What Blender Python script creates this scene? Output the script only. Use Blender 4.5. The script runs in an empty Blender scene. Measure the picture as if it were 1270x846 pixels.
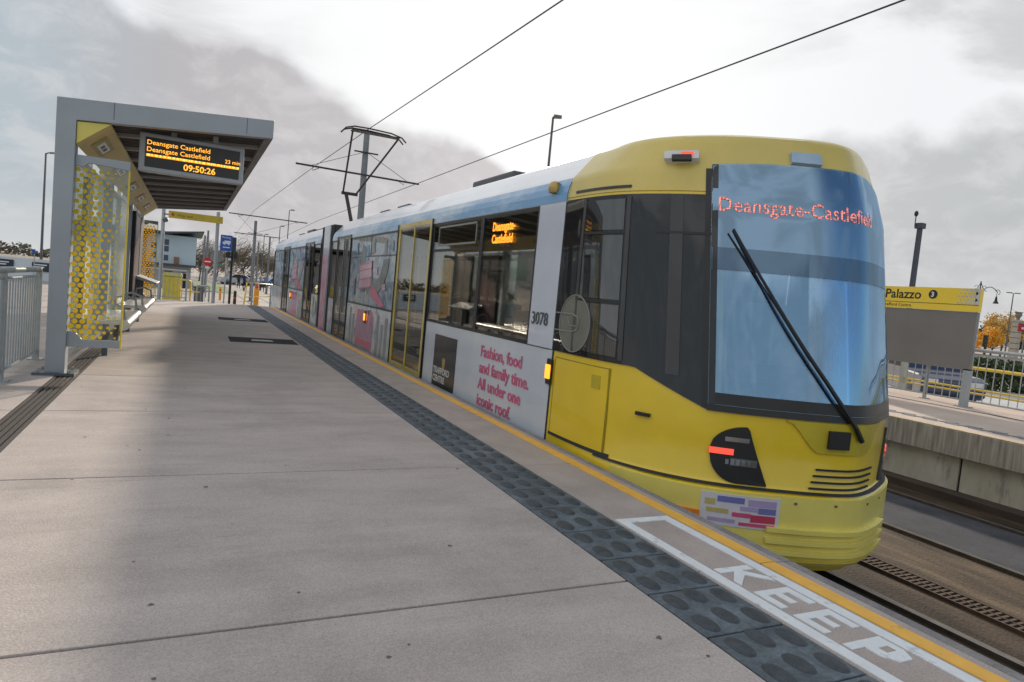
import bpy, bmesh, math, random
from math import sin, cos, radians, pi, sqrt, atan2
from mathutils import Vector, Matrix
random.seed(7)
S = bpy.context.scene
COL = S.collection

# ------------------------------------------------------------------ camera
YAW, PITCH, ROLL, FPX = radians(25.91), radians(3.87), radians(5.36), 831.6
CAMZ = 1.16
cF = Vector((sin(YAW)*cos(PITCH), cos(YAW)*cos(PITCH), -sin(PITCH)))
cR = Vector((cos(YAW), -sin(YAW), 0)); cU = cR.cross(cF)
cd = bpy.data.cameras.new('camera'); cam = bpy.data.objects.new('camera', cd); COL.objects.link(cam)
xr = cR*cos(ROLL) + cU*sin(ROLL); yr = cU*cos(ROLL) - cR*sin(ROLL)
m3 = Matrix((xr, yr, -cF)).transposed()
# image x axis: u=(cos r, sin r) in (right, down)
xr = cR*cos(ROLL) - (-cU)*sin(ROLL)*-1
xr = cR*cos(-ROLL) + (-cU)*sin(-ROLL); yr = -((-cU)*cos(-ROLL) - cR*sin(-ROLL))
m3 = Matrix((xr, yr, -cF)).transposed()
cam.matrix_world = Matrix.Translation((0, 0, CAMZ)) @ m3.to_4x4()
cd.sensor_width = 36; cd.lens = FPX/1270*36; cd.clip_start = .05; cd.clip_end = 3000
S.camera = cam

def at(px, py, depth):
    "world point seen at photo pixel (px,py) at a given depth, used to survey where far things stand"
    x = px-635; y = py-423
    v = cF + xr*(x/FPX) - yr*(y/FPX)
    return Vector((0, 0, CAMZ)) + v*depth

# ------------------------------------------------------------------ world
SUN_AZ, SUN_EL = radians(26.0), radians(17.7)     # azimuth from +Y towards +X
W = bpy.data.worlds.new('World'); S.world = W; W.use_nodes = True
nt = W.node_tree; N = nt.nodes; L = nt.links; N.clear()
def nd(t, **k):
    n = N.new(t)
    for a, b in k.items(): setattr(n, a, b)
    return n
def mth(op, a, b=None, c=None, clamp=False):
    n = nd('ShaderNodeMath', operation=op); n.use_clamp = clamp
    for i, v in enumerate((a, b, c)):
        if v is None: continue
        if isinstance(v, (int, float)): n.inputs[i].default_value = v
        else: L.new(v, n.inputs[i])
    return n.outputs[0]
def mixc(f, a, b):
    n = nd('ShaderNodeMix', data_type='RGBA'); n.clamp_factor = True
    for s, v in ((n.inputs[0], f), (n.inputs[6], a), (n.inputs[7], b)):
        if isinstance(v, (int, float)): s.default_value = v
        elif isinstance(v, tuple): s.default_value = (*v, 1)
        else: L.new(v, s)
    return n.outputs[2]
def mapr(v, a, b, c=0., d=1., t='SMOOTHSTEP'):
    n = nd('ShaderNodeMapRange', interpolation_type=t)
    L.new(v, n.inputs[0])
    for i, q in enumerate((a, b, c, d)): n.inputs[1+i].default_value = q
    return n.outputs[0]
tc = nd('ShaderNodeTexCoord'); sep = nd('ShaderNodeSeparateXYZ'); L.new(tc.outputs['Generated'], sep.inputs[0])
el = mth('MULTIPLY', mth('ARCSINE', sep.outputs[2]), 57.2958)
az = mth('MULTIPLY', mth('ARCTAN2', sep.outputs[0], sep.outputs[1]), 57.2958)   # from +Y to +X
def noise(scale, det=6, rough=.55, dist=0, stretch=(1, 1, 1)):
    mp = nd('ShaderNodeMapping'); mp.inputs['Scale'].default_value = stretch; L.new(tc.outputs['Generated'], mp.inputs[0])
    n = nd('ShaderNodeTexNoise'); n.inputs['Scale'].default_value = scale; n.inputs['Detail'].default_value = det
    n.inputs['Roughness'].default_value = rough; n.inputs['Distortion'].default_value = dist
    L.new(mp.outputs[0], n.inputs['Vector']); return n.outputs['Fac']
n1 = noise(6, 6, .48, .15, (1, 1, 1.4)); n2 = noise(2.6, 6, .55, .4, (1, 1, 3)); n3 = noise(12, 7, .62, .5, (1, 1, 1.8))
# top of the dark cloud bank as a function of azimuth (degrees)
rp = nd('ShaderNodeValToRGB'); L.new(mapr(az, -60, 120, 0, 1, 'LINEAR'), rp.inputs[0])
cr = rp.color_ramp; cr.interpolation = 'B_SPLINE'
pts = [(-60, 20), (-20, 17.5), (-3, 16.8), (6, 16.6), (12, 14.8), (17, 12.6), (24, 11), (29, 9.5), (36, 10.2), (42, 13.2), (52, 14.3), (62, 14.6), (80, 15), (120, 17)]
while len(cr.elements) < len(pts): cr.elements.new(.5)
for e, (a, v) in zip(cr.elements, pts):
    e.position = (a+60)/180; e.color = (v/30,)*3+(1,)
thr = mth('MULTIPLY', rp.outputs[0], 30.)
d = mth('SUBTRACT', mth('ADD', thr, mth('MULTIPLY', mth('SUBTRACT', n1, .5), 8.)), el)
bank = mapr(d, -.7, 1.2)
right = mapr(az, 30, 44)                           # the right hand bank is thinner and softer
bank = mth('MULTIPLY', bank, mth('SUBTRACT', 1., mth('MULTIPLY', right, .18)))
bright = (0.80, 0.815, 0.835)
lilac = mixc(mapr(az, -14, 2), (0.41, 0.475, 0.515), (0.45, 0.43, 0.445))
lilac = mixc(mapr(az, 12, 24), lilac, (0.52, 0.485, 0.49))
lilac = mixc(mapr(az, 38, 60), lilac, (0.42, 0.435, 0.44))
lilac = mixc(mth('MULTIPLY', mapr(n3, .42, .66), .34), lilac, (0.72, 0.70, 0.70))
lilac = mixc(mth('MULTIPLY', mapr(el, 6, 0), .5), lilac, (0.68, 0.66, 0.64))
high = mixc(mth('MULTIPLY', mth('MULTIPLY', mapr(n2, .44, .62), mapr(mth('ADD', mth('MULTIPLY', mth('ABSOLUTE', mth('SUBTRACT', az, 27)), 1.), mth('MULTIPLY', mth('ABSOLUTE', mth('SUBTRACT', el, 17)), 1.2)), 4, 26)), .9), bright, (0.54, 0.545, 0.56))
cloud = mixc(bank, high, lilac)
sun_d = Vector((sin(SUN_AZ)*cos(SUN_EL), cos(SUN_AZ)*cos(SUN_EL), sin(SUN_EL)))
vd = nd('ShaderNodeVectorMath', operation='DOT_PRODUCT'); L.new(tc.outputs['Generated'], vd.inputs[0]); vd.inputs[1].default_value = sun_d
glow = mapr(vd.outputs['Value'], .88, 1.0)
cloud = mixc(mth('MULTIPLY', glow, mth('SUBTRACT', 1., mth('MULTIPLY', bank, .85))), cloud, (.90, .90, .90))
sky = nd('ShaderNodeTexSky', sky_type='NISHITA'); sky.sun_disc = False
sky.sun_elevation = SUN_EL; sky.sun_rotation = SUN_AZ
sv = nd('ShaderNodeVectorMath', operation='SCALE'); L.new(sky.outputs[0], sv.inputs[0]); sv.inputs['Scale'].default_value = 1.0
# clouds break up into blue sky away from the sun
clear = mth('MULTIPLY', mapr(az, 84, 100), mapr(az, 176, 160))
clear = mth('MULTIPLY', clear, mth('SUBTRACT', 1., mth('MULTIPLY', mapr(n2, .50, .66), .35)))
clear = mth('MULTIPLY', clear, mapr(el, 1, 7))
bgc = nd('ShaderNodeBackground'); L.new(cloud, bgc.inputs[0]); bgc.inputs[1].default_value = 1.0
bgs = nd('ShaderNodeBackground'); L.new(sv.outputs[0], bgs.inputs[0]); bgs.inputs[1].default_value = .16
mx = nd('ShaderNodeMixShader'); L.new(clear, mx.inputs[0]); L.new(bgc.outputs[0], mx.inputs[1]); L.new(bgs.outputs[0], mx.inputs[2])
out = nd('ShaderNodeOutputWorld'); L.new(mx.outputs[0], out.inputs[0])

sl = bpy.data.lights.new('sun', 'SUN'); sl.energy = 4.7; sl.angle = radians(1.6); sl.color = (1, .86, .70)
so = bpy.data.objects.new('sun', sl); COL.objects.link(so)
so.rotation_euler = (-sun_d).to_track_quat('-Z', 'Y').to_euler()
S.view_settings.view_transform = 'Standard'; S.view_settings.look = 'None'; S.view_settings.exposure = .18; S.view_settings.gamma = 1

# ------------------------------------------------------------------ materials
MATS = {}
def mat(name, col, rough=.5, metal=0, var=.12, scale=4, bump=0, bscale=60, coat=0, emit=None, estr=1, stretch=(1, 1, 1), col2=None, lo=.35, hi=.65, speck=0, spec=.5, alpha=None):
    if name in MATS: return MATS[name]
    m = bpy.data.materials.new(name); m.use_nodes = True; MATS[name] = m
    t = m.node_tree; n = t.nodes; l = t.links; b = n['Principled BSDF']
    b.inputs['Roughness'].default_value = rough; b.inputs['Metallic'].default_value = metal
    b.inputs['Specular IOR Level'].default_value = spec
    if coat: b.inputs['Coat Weight'].default_value = coat; b.inputs['Coat Roughness'].default_value = .06
    tcn = n.new('ShaderNodeTexCoord'); mp = n.new('ShaderNodeMapping'); mp.inputs['Scale'].default_value = stretch
    l.new(tcn.outputs['Object'], mp.inputs[0])
    nz = n.new('ShaderNodeTexNoise'); nz.inputs['Scale'].default_value = scale; nz.inputs['Detail'].default_value = 7; nz.inputs['Roughness'].default_value = .6
    l.new(mp.outputs[0], nz.inputs['Vector'])
    r = n.new('ShaderNodeMapRange'); r.inputs[1].default_value = lo; r.inputs[2].default_value = hi; l.new(nz.outputs['Fac'], r.inputs[0])
    mi = n.new('ShaderNodeMix'); mi.data_type = 'RGBA'; l.new(r.outputs[0], mi.inputs[0])
    c2 = col2 or tuple(min(1, c*(1+var)) for c in col); c1 = col if col2 else tuple(c*(1-var) for c in col)
    mi.inputs[6].default_value = (*c1, 1); mi.inputs[7].default_value = (*c2, 1)
    outc = mi.outputs[2]
    if speck:
        n2_ = n.new('ShaderNodeTexNoise'); n2_.inputs['Scale'].default_value = speck; n2_.inputs['Detail'].default_value = 3
        l.new(tcn.outputs['Object'], n2_.inputs['Vector'])
        r2 = n.new('ShaderNodeMapRange'); r2.inputs[1].default_value = .3; r2.inputs[2].default_value = .7; r2.inputs[3].default_value = .82; r2.inputs[4].default_value = 1.18
        l.new(n2_.outputs['Fac'], r2.inputs[0])
        vm = n.new('ShaderNodeVectorMath'); vm.operation = 'SCALE'; l.new(outc, vm.inputs[0]); l.new(r2.outputs[0], vm.inputs['Scale']); outc = vm.outputs[0]
    l.new(outc, b.inputs['Base Color'])
    if emit: b.inputs['Emission Color'].default_value = (*emit, 1); b.inputs['Emission Strength'].default_value = estr
    if alpha is not None: b.inputs['Alpha'].default_value = alpha
    if bump:
        nb = n.new('ShaderNodeTexNoise'); nb.inputs['Scale'].default_value = bscale; nb.inputs['Detail'].default_value = 4; l.new(tcn.outputs['Object'], nb.inputs['Vector'])
        bp = n.new('ShaderNodeBump'); bp.inputs['Strength'].default_value = bump; bp.inputs['Distance'].default_value = .01
        l.new(nb.outputs['Fac'], bp.inputs['Height']); l.new(bp.outputs[0], b.inputs['Normal'])
    return m
def glassmat(name, tint, refl=.25, dark=(.02, .02, .02), darkf=.0, rough=.02, rcol=(1, 1, 1), gz=.5, art=None):
    if name in MATS: return MATS[name]
    m = bpy.data.materials.new(name); m.use_nodes = True; MATS[name] = m
    t = m.node_tree; n = t.nodes; l = t.links; n.clear()
    tr = n.new('ShaderNodeBsdfTransparent'); tr.inputs[0].default_value = (*tint, 1)
    di = n.new('ShaderNodeBsdfDiffuse'); di.inputs[0].default_value = (*dark, 1)
    gl = n.new('ShaderNodeBsdfGlossy'); gl.inputs[0].default_value = (*rcol, 1); gl.inputs['Roughness'].default_value = rough
    if art:
        tcn = n.new('ShaderNodeTexCoord'); mp = n.new('ShaderNodeMapping'); mp.inputs['Scale'].default_value = (1, 1.3, 1.6); l.new(tcn.outputs['Object'], mp.inputs[0])
        nz = n.new('ShaderNodeTexNoise'); nz.inputs['Scale'].default_value = 2.3; nz.inputs['Detail'].default_value = 8; nz.inputs['Distortion'].default_value = 1.2; l.new(mp.outputs[0], nz.inputs['Vector'])
        rp_ = n.new('ShaderNodeValToRGB'); l.new(nz.outputs['Fac'], rp_.inputs[0]); els = rp_.color_ramp.elements
        while len(els) < len(art): els.new(.5)
        for e_, (q_, c_) in zip(els, art): e_.position = q_; e_.color = (*c_, 1)
        l.new(rp_.outputs[0], di.inputs[0])
    fr = n.new('ShaderNodeLayerWeight'); fr.inputs[0].default_value = .35
    a = n.new('ShaderNodeMixShader'); a.inputs[0].default_value = darkf; l.new(tr.outputs[0], a.inputs[1]); l.new(di.outputs[0], a.inputs[2])
    mr = n.new('ShaderNodeMapRange'); mr.inputs[1].default_value = 0; mr.inputs[2].default_value = 1; mr.inputs[3].default_value = refl; mr.inputs[4].default_value = min(1, refl+gz)
    l.new(fr.outputs['Fresnel'], mr.inputs[0])
    b = n.new('ShaderNodeMixShader'); l.new(mr.outputs[0], b.inputs[0]); l.new(a.outputs[0], b.inputs[1]); l.new(gl.outputs[0], b.inputs[2])
    o = n.new('ShaderNodeOutputMaterial'); l.new(b.outputs[0], o.inputs[0]); return m
def emat(name, col, s=1): return mat(name, tuple(c*.3 for c in col), .4, emit=col, estr=s, var=.02)

CONC = mat('platform_concrete', (.425, .378, .352), .9, spec=.2, var=.10, scale=1.3, bump=.25, bscale=140, speck=160, stretch=(1.0, 2.6, 1))
CONC2 = mat('edge_concrete', (.40, .348, .318), .9, spec=.2, var=.10, scale=3, bump=.2, bscale=120, speck=170)
JOINT = mat('joint_sealant', (.05, .055, .06), .8)
ARTLOW = mat('illustrated_vinyl', (.5, .55, .6), .3, coat=.5)
def artify(m, cols, sc=2.6):
    t = m.node_tree; b_ = t.nodes['Principled BSDF']; tcn = t.nodes.new('ShaderNodeTexCoord'); mp = t.nodes.new('ShaderNodeMapping'); mp.inputs['Scale'].default_value = (1, 1.5, 1.1); t.links.new(tcn.outputs['Object'], mp.inputs[0])
    nz = t.nodes.new('ShaderNodeTexNoise'); nz.inputs['Scale'].default_value = sc; nz.inputs['Detail'].default_value = 9; nz.inputs['Distortion'].default_value = 1.0; t.links.new(mp.outputs[0], nz.inputs['Vector'])
    r = t.nodes.new('ShaderNodeValToRGB'); t.links.new(nz.outputs['Fac'], r.inputs[0]); e = r.color_ramp.elements
    while len(e) < len(cols): e.new(.5)
    for a, (q, c) in zip(e, cols): a.position = q; a.color = (*c, 1)
    t.links.new(r.outputs[0], b_.inputs['Base Color'])
artify(ARTLOW, [(.32, (.20, .22, .24)), (.40, (.42, .50, .58)), (.50, (.60, .67, .72)), (.57, (.50, .60, .70)), (.64, (.66, .58, .62)), (.72, (.55, .25, .35))])
TACT = mat('tactile_rubber', (.105, .125, .142), .8, spec=.25, var=.22, scale=7, bump=.3, bscale=70, speck=60)
WHITEP = mat('white_road_paint', (.70, .73, .75), .7, var=.06, scale=9, bump=.1)
YELP = mat('yellow_road_paint', (.80, .44, .07), .7, var=.07, scale=9)
KERB = mat('kerb_stone', (.22, .21, .21), .8, var=.2, scale=5, speck=90)
TRACKM = mat('stained_track_slab', (.022, .016, .011), .8, spec=.2, col2=(.080, .058, .038), scale=1.9, stretch=(2.6, .5, 1), bump=.6, bscale=45, speck=90)
ASPH = mat('grey_asphalt', (.062, .066, .075), .95, spec=.15, var=.2, scale=2, bump=.5, bscale=90, speck=120)
GRND = mat('pale_paving', (.30, .27, .25), .85, var=.18, scale=.4, speck=8)
RAILM = mat('rail_steel', (.16, .145, .13), .4, metal=.8, var=.2, scale=9)
RUST = mat('rusty_rail_side', (.07, .045, .03), .9, var=.3, scale=9)
def marks(m, sc, st, lo, hi, k):
    t = m.node_tree; b_ = t.nodes['Principled BSDF']; src = b_.inputs['Base Color'].links[0].from_socket
    tcn = t.nodes.new('ShaderNodeTexCoord'); mp = t.nodes.new('ShaderNodeMapping'); mp.inputs['Scale'].default_value = st; mp.inputs['Rotation'].default_value = (0, 0, .06); t.links.new(tcn.outputs['Object'], mp.inputs[0])
    nz = t.nodes.new('ShaderNodeTexNoise'); nz.inputs['Scale'].default_value = sc; nz.inputs['Detail'].default_value = 5; nz.inputs['Roughness'].default_value = .7; t.links.new(mp.outputs[0], nz.inputs['Vector'])
    r = t.nodes.new('ShaderNodeMapRange'); r.inputs[1].default_value = lo; r.inputs[2].default_value = hi; r.inputs[3].default_value = 1; r.inputs[4].default_value = k; t.links.new(nz.outputs['Fac'], r.inputs[0])
    vm = t.nodes.new('ShaderNodeVectorMath'); vm.operation = 'SCALE'; t.links.new(src, vm.inputs[0]); t.links.new(r.outputs[0], vm.inputs['Scale']); t.links.new(vm.outputs[0], b_.inputs['Base Color'])
marks(CONC, .9, (1, .6, 1), .52, .70, .86); marks(CONC, 6, (.25, 3.2, 1), .58, .72, .88); marks(TACT, 3, (1, 1, 1), .5, .7, 1.5); marks(WHITEP, 9, (1, 1, 1), .58, .66, .72); marks(YELP, 9, (1, 1, 1), .60, .68, .75)
marks(TRACKM, 1.1, (3.4, .45, 1), .50, .64, 1.9)
PRECAST = mat('stained_precast', (.38, .36, .29), .85, col2=(.52, .50, .43), scale=2.2, stretch=(1, 1.6, .6), bump=.15, bscale=40)
marks(PRECAST, 2.2, (1, 3, .8), .54, .68, .62)
PRECAST2 = mat('streaky_coping', (.20, .18, .15), .85, col2=(.40, .375, .32), scale=3, stretch=(1, 9, .5), bump=.2, bscale=40)
GREY = mat('grey_painted_steel', (.34, .375, .40), .45, metal=.15, var=.05, scale=2)
GREYD = mat('dark_grey_steel', (.12, .135, .15), .5, metal=.2, var=.08)
GALV = mat('galvanised_steel', (.40, .43, .44), .42, metal=.5, var=.10, scale=12)
STEEL = mat('brushed_stainless', (.55, .56, .56), .28, metal=.9, var=.08, scale=10, stretch=(1, .1, 4))
BLACK = mat('black_plastic', (.018, .018, .02), .4, var=.2)
BLACKM = mat('matt_black', (.03, .03, .032), .8, var=.2)
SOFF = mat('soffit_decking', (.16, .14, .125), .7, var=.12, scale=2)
SOFFB = mat('soffit_beam', (.38, .36, .34), .55, var=.06)
YEL = mat('yellow_cab_paint', (.79, .565, .018), .28, coat=.6, var=.08, scale=2.2, lo=.25, hi=.75)
YELL = mat('pale_yellow_bumper', (.78, .67, .16), .42, coat=.3, var=.08, scale=1.5)
YELR = mat('dusty_yellow_roof', (.62, .49, .12), .38, coat=.4, var=.08, scale=1.5)
YELS = mat('shelter_yellow', (.72, .62, .14), .45, var=.04)
YELDIM = mat('dim_lit_yellow_panel', (.66, .52, .20), .5, var=.06, scale=2)  # yellow dulled towards olive: the dimmer light under the canopy is in the colour
def transl(name, col):
    m = mat(name, col, .5, var=.05); t = m.node_tree; o = [n for n in t.nodes if n.type == 'OUTPUT_MATERIAL'][0]; b = t.nodes['Principled BSDF']
    tr = t.nodes.new('ShaderNodeBsdfTranslucent'); tr.inputs[0].default_value = (*col, 1)
    mx_ = t.nodes.new('ShaderNodeMixShader'); mx_.inputs[0].default_value = .5
    t.links.new(b.outputs[0], mx_.inputs[1]); t.links.new(tr.outputs[0], mx_.inputs[2]); t.links.new(mx_.outputs[0], o.inputs[0]); return m
DOTY_ = mat('yellow_film_dots', (.78, .60, .02), .5, var=.05)
DOTY = transl('yellow_film', (.88, .68, .03)); DOTO = transl('orange_film', (.92, .66, .04))
SIGNY = mat('sign_yellow', (.85, .62, .05), .4, var=.05, scale=1)
YRAIL = mat('yellow_handrail', (.80, .56, .03), .4, coat=.3, var=.06)
WRAP = mat('sky_print_vinyl', (.34, .48, .62), .3, coat=.5, col2=(.62, .68, .74), scale=1.1, stretch=(1, 1, 1.8), lo=.38, hi=.6)
WRAPB = mat('blue_sky_vinyl', (.10, .30, .55), .3, coat=.5, col2=(.55, .64, .72), scale=1.3, stretch=(1, .7, 2.2), lo=.40, hi=.62)
WRAPW = mat('pale_vinyl', (.50, .57, .66), .3, coat=.5, col2=(.64, .68, .73), scale=.9)
ROOFW = mat('white_roof_paint', (.60, .66, .74), .3, coat=.5, col2=(.78, .80, .83), scale=.8, lo=.3, hi=.6)
PINK = mat('pink_print', (.62, .09, .20), .35, coat=.4, var=.15, scale=6)
GRIME = mat('grime', (.05, .04, .03), .9)
PINKP = mat('pale_pink_print', (.62, .36, .45), .35, coat=.4, var=.12, scale=4)
STONEP = mat('grey_print', (.26, .26, .25), .35, coat=.4, var=.35, scale=5)
GLASS = glassmat('tram_window_glass', (.70, .69, .64), .09)
GLASSF = glassmat('far_window_glass', (.55, .55, .52), .04)
GLASSC = glassmat('clear_shelter_glass', (.90, .93, .90), .05)
CABGL = glassmat('dark_cab_glass', (.1, .1, .1), .045, (.022, .022, .024), .97, .03, (.85, .88, .9), .18)
CABPANE = glassmat('cab_door_pane', (.1, .1, .1), .13, (.03, .03, .032), .97, .03, (.9, .9, .9), .25)
PRGL = glassmat('printed_window_film', (.3, .35, .4), .10, (.30, .38, .46), .86, .04, gz=.4, art=[(.30, (.10, .12, .14)), (.40, (.26, .31, .35)), (.47, (.30, .42, .55)), (.54, (.42, .52, .60)), (.60, (.55, .56, .56)), (.68, (.50, .30, .36))])
WSCR = glassmat('windscreen_glass', (.80, .88, .92), .33, (.05, .10, .15), .03, .03, (.50, .74, 1.0))
WSCRT = glassmat('windscreen_display_glass', (.1, .1, .1), .34, (.03, .06, .09), .95, .03, (.50, .74, 1.0))
WSCRD = glassmat('windscreen_shade_band', (.1, .1, .1), .17, (.03, .05, .08), .97, .03, (.50, .74, 1.0))
AMBER = emat('amber_lamp', (1.0, .30, .02), 2.2)
LEDO = emat('orange_led', (1.0, .34, .02), 1.6)
LEDR = emat('red_led', (1.0, .30, .24), 1.0)
def dots(m, sc):
    t = m.node_tree; b_ = t.nodes['Principled BSDF']; tcn = t.nodes.new('ShaderNodeTexCoord'); v = t.nodes.new('ShaderNodeTexVoronoi'); v.feature = 'F1'; v.inputs['Scale'].default_value = sc; v.inputs['Randomness'].default_value = 0
    t.links.new(tcn.outputs['Object'], v.inputs['Vector']); r = t.nodes.new('ShaderNodeMapRange'); r.inputs[1].default_value = .36; r.inputs[2].default_value = .62; r.inputs[3].default_value = b_.inputs['Emission Strength'].default_value; r.inputs[4].default_value = .15
    t.links.new(v.outputs['Distance'], r.inputs[0]); t.links.new(r.outputs[0], b_.inputs['Emission Strength'])
dots(LEDR, 62)
REDL = emat('red_marker_lamp', (1.0, .10, .06), .9)
SEATM = mat('blue_moquette', (.05, .08, .15), .9, var=.3, scale=30)
FLOORI = mat('tram_floor', (.22, .22, .22), .6)
INTER = mat('tram_interior_panel', (.62, .60, .54), .5)
LAMPW = mat('lamp_diffuser', (.7, .7, .68), .4)

# ------------------------------------------------------------------ mesh helpers
class MB:
    def __init__(s): s.v = []; s.f = []; s.mi = []; s.smooth = False
    def add(s, vs, fs):
        s.pc = getattr(s, 'pc', []); s.pc.append((list(vs), list(fs))); o = len(s.v); s.v += [tuple(v) for v in vs]; s.f += [tuple(i+o for i in f) for f in fs]; return s
    def box(s, x0, x1, y0, y1, z0, z1, rot=0, c=None):
        vs = [Vector((x, y, z)) for z in (z0, z1) for y in (y0, y1) for x in (x0, x1)]
        if rot:
            c = Vector(c or ((x0+x1)/2, (y0+y1)/2, 0)); R = Matrix.Rotation(rot, 3, 'Z'); vs = [R @ (v-c)+c for v in vs]
        return s.add(vs, [(0, 2, 3, 1), (4, 5, 7, 6), (0, 1, 5, 4), (2, 6, 7, 3), (0, 4, 6, 2), (1, 3, 7, 5)])
    def prism(s, pts, a0, a1, axis='y', cap=True):
        "closed profile pts extruded along axis; pts are (x,z) for y, (y,z) for x, (x,y) for z"
        def P(p, a):
            return {'y': (p[0], a, p[1]), 'x': (a, p[0], p[1]), 'z': (p[0], p[1], a)}[axis]
        n = len(pts); vs = [P(p, a0) for p in pts]+[P(p, a1) for p in pts]
        fs = [(i, (i+1) % n, n+(i+1) % n, n+i) for i in range(n)]
        if cap: fs += [tuple(range(n-1, -1, -1)), tuple(range(n, 2*n))]
        return s.add(vs, fs)
    def tube(s, pts, r, n=8, r2=None, cap=True):
        pts = [Vector(p) for p in pts]; m = len(pts); rings = []
        for i, p in enumerate(pts):
            t = (pts[min(i+1, m-1)]-pts[max(i-1, 0)]).normalized()
            a = t.orthogonal().normalized() if i == 0 else (prev - t*prev.dot(t)).normalized()
            prev = a; b = t.cross(a); rr = r if r2 is None else r+(r2-r)*i/max(1, m-1)
            rings.append([p+(a*cos(2*pi*k/n)+b*sin(2*pi*k/n))*rr for k in range(n)])
        vs = [v for q in rings for v in q]
        fs = [(i*n+k, i*n+(k+1) % n, (i+1)*n+(k+1) % n, (i+1)*n+k) for i in range(m-1) for k in range(n)]
        if cap: fs += [tuple(range(n-1, -1, -1)), tuple(range((m-1)*n, m*n))]
        return s.add(vs, fs)
    def lathe(s, prof, c=(0, 0, 0), n=12):
        vs = [(c[0]+r*cos(2*pi*k/n), c[1]+r*sin(2*pi*k/n), c[2]+z) for r, z in prof for k in range(n)]
        fs = [(i*n+k, i*n+(k+1) % n, (i+1)*n+(k+1) % n, (i+1)*n+k) for i in range(len(prof)-1) for k in range(n)]
        fs += [tuple(range(n-1, -1, -1)), tuple(range((len(prof)-1)*n, len(prof)*n))]
        return s.add(vs, fs)
    def disc(s, c, r, right, up, n=12, th=.003):
        c = Vector(c); right = Vector(right); up = Vector(up); nn = right.cross(up)
        vs = [c+right*(r*cos(2*pi*k/n))+up*(r*sin(2*pi*k/n))+nn*d_ for d_ in (0, th) for k in range(n)]
        fs = [tuple(range(n-1, -1, -1)), tuple(range(n, 2*n))]+[(k, (k+1) % n, n+(k+1) % n, n+k) for k in range(n)]
        return s.add(vs, fs)
    def slab(s, pts, th, nrm):
        "flat polygon of 3D points given a thickness"
        pts = [Vector(p) for p in pts]; n = len(pts); nv = Vector(nrm)*th
        return s.add(pts+[p+nv for p in pts], [tuple(range(n-1, -1, -1)), tuple(range(n, 2*n))]+[(k, (k+1) % n, n+(k+1) % n, n+k) for k in range(n)])
    def each(s, name, m, parent=None, **k):
        for vs, fs in s.pc: o = MB().add(vs, fs).build(name, m, parent, **k)
        return o
    def build(s, name, m, parent=None, bevel=0, smooth=False, seg=2):
        me = bpy.data.meshes.new(name)
        o = bpy.data.objects.new(name, me); COL.objects.link(o)
        off = Vector((0, 0, 0))
        if parent:
            o.parent = parent; q = parent
            while q: off += q.location; q = q.parent
        else:
            xs = [v[0] for v in s.v]; ys = [v[1] for v in s.v]; zs = [v[2] for v in s.v]
            off = Vector(((min(xs)+max(xs))/2, (min(ys)+max(ys))/2, min(zs))); o.location = off
        me.from_pydata([tuple(Vector(v)-off) for v in s.v], [], s.f)
        bm = bmesh.new(); bm.from_mesh(me); bmesh.ops.recalc_face_normals(bm, faces=bm.faces); bm.to_mesh(me); bm.free()
        if smooth:
            for p in me.polygons: p.use_smooth = True
            try: me.set_sharp_from_angle(angle=radians(38))
            except Exception: pass
        me.materials.append(m)
        if bevel:
            b = o.modifiers.new('bevel', 'BEVEL'); b.width = bevel; b.segments = seg; b.limit_method = 'ANGLE'
        return o
def tag(o, label=None, cat=None, group=None, kind=None):
    if label: o['label'] = label
    if cat: o['category'] = cat
    if group: o['group'] = group
    if kind: o['kind'] = kind
    return o
def thing(name, label, cat, loc, group=None, rz=0):
    o = bpy.data.objects.new(name, None); COL.objects.link(o); o.location = loc; o.rotation_euler[2] = rz
    o.empty_display_size = .2
    return tag(o, label, cat, group)
def struct(o): o['kind'] = 'structure'; return o
def copy_tree(o, parent=None):
    c = o.copy(); COL.objects.link(c); c.parent = parent
    for ch in list(o.children): copy_tree(ch, c)
    return c
def text(s, size, org, right, up, m, name, parent=None, th=.004, align='LEFT', sx=1., bold=0., lead=1.):
    cu = bpy.data.curves.new('t', 'FONT'); cu.body = s; cu.size = size; cu.align_x = align; cu.space_line = lead
    cu.resolution_u = 3; cu.offset = bold
    to = bpy.data.objects.new('t', cu); COL.objects.link(to); bpy.context.view_layer.update()
    me = bpy.data.meshes.new_from_object(to); bpy.data.objects.remove(to)
    right = Vector(right).normalized(); up = Vector(up).normalized(); nr = right.cross(up); org = Vector(org)
    bm = bmesh.new(); bm.from_mesh(me)
    if th:
        g = bmesh.ops.extrude_face_region(bm, geom=bm.faces[:])
        bmesh.ops.translate(bm, vec=(0, 0, th), verts=[e for e in g['geom'] if isinstance(e, bmesh.types.BMVert)])
    mb = MB(); bm.verts.index_update()
    mb.add([org+right*(v.co.x*sx)+up*v.co.y+nr*v.co.z for v in bm.verts], [tuple(v.index for v in f.verts) for f in bm.faces]); bm.free()
    return mb.build(name, m, parent)

GZ = -.85
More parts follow.
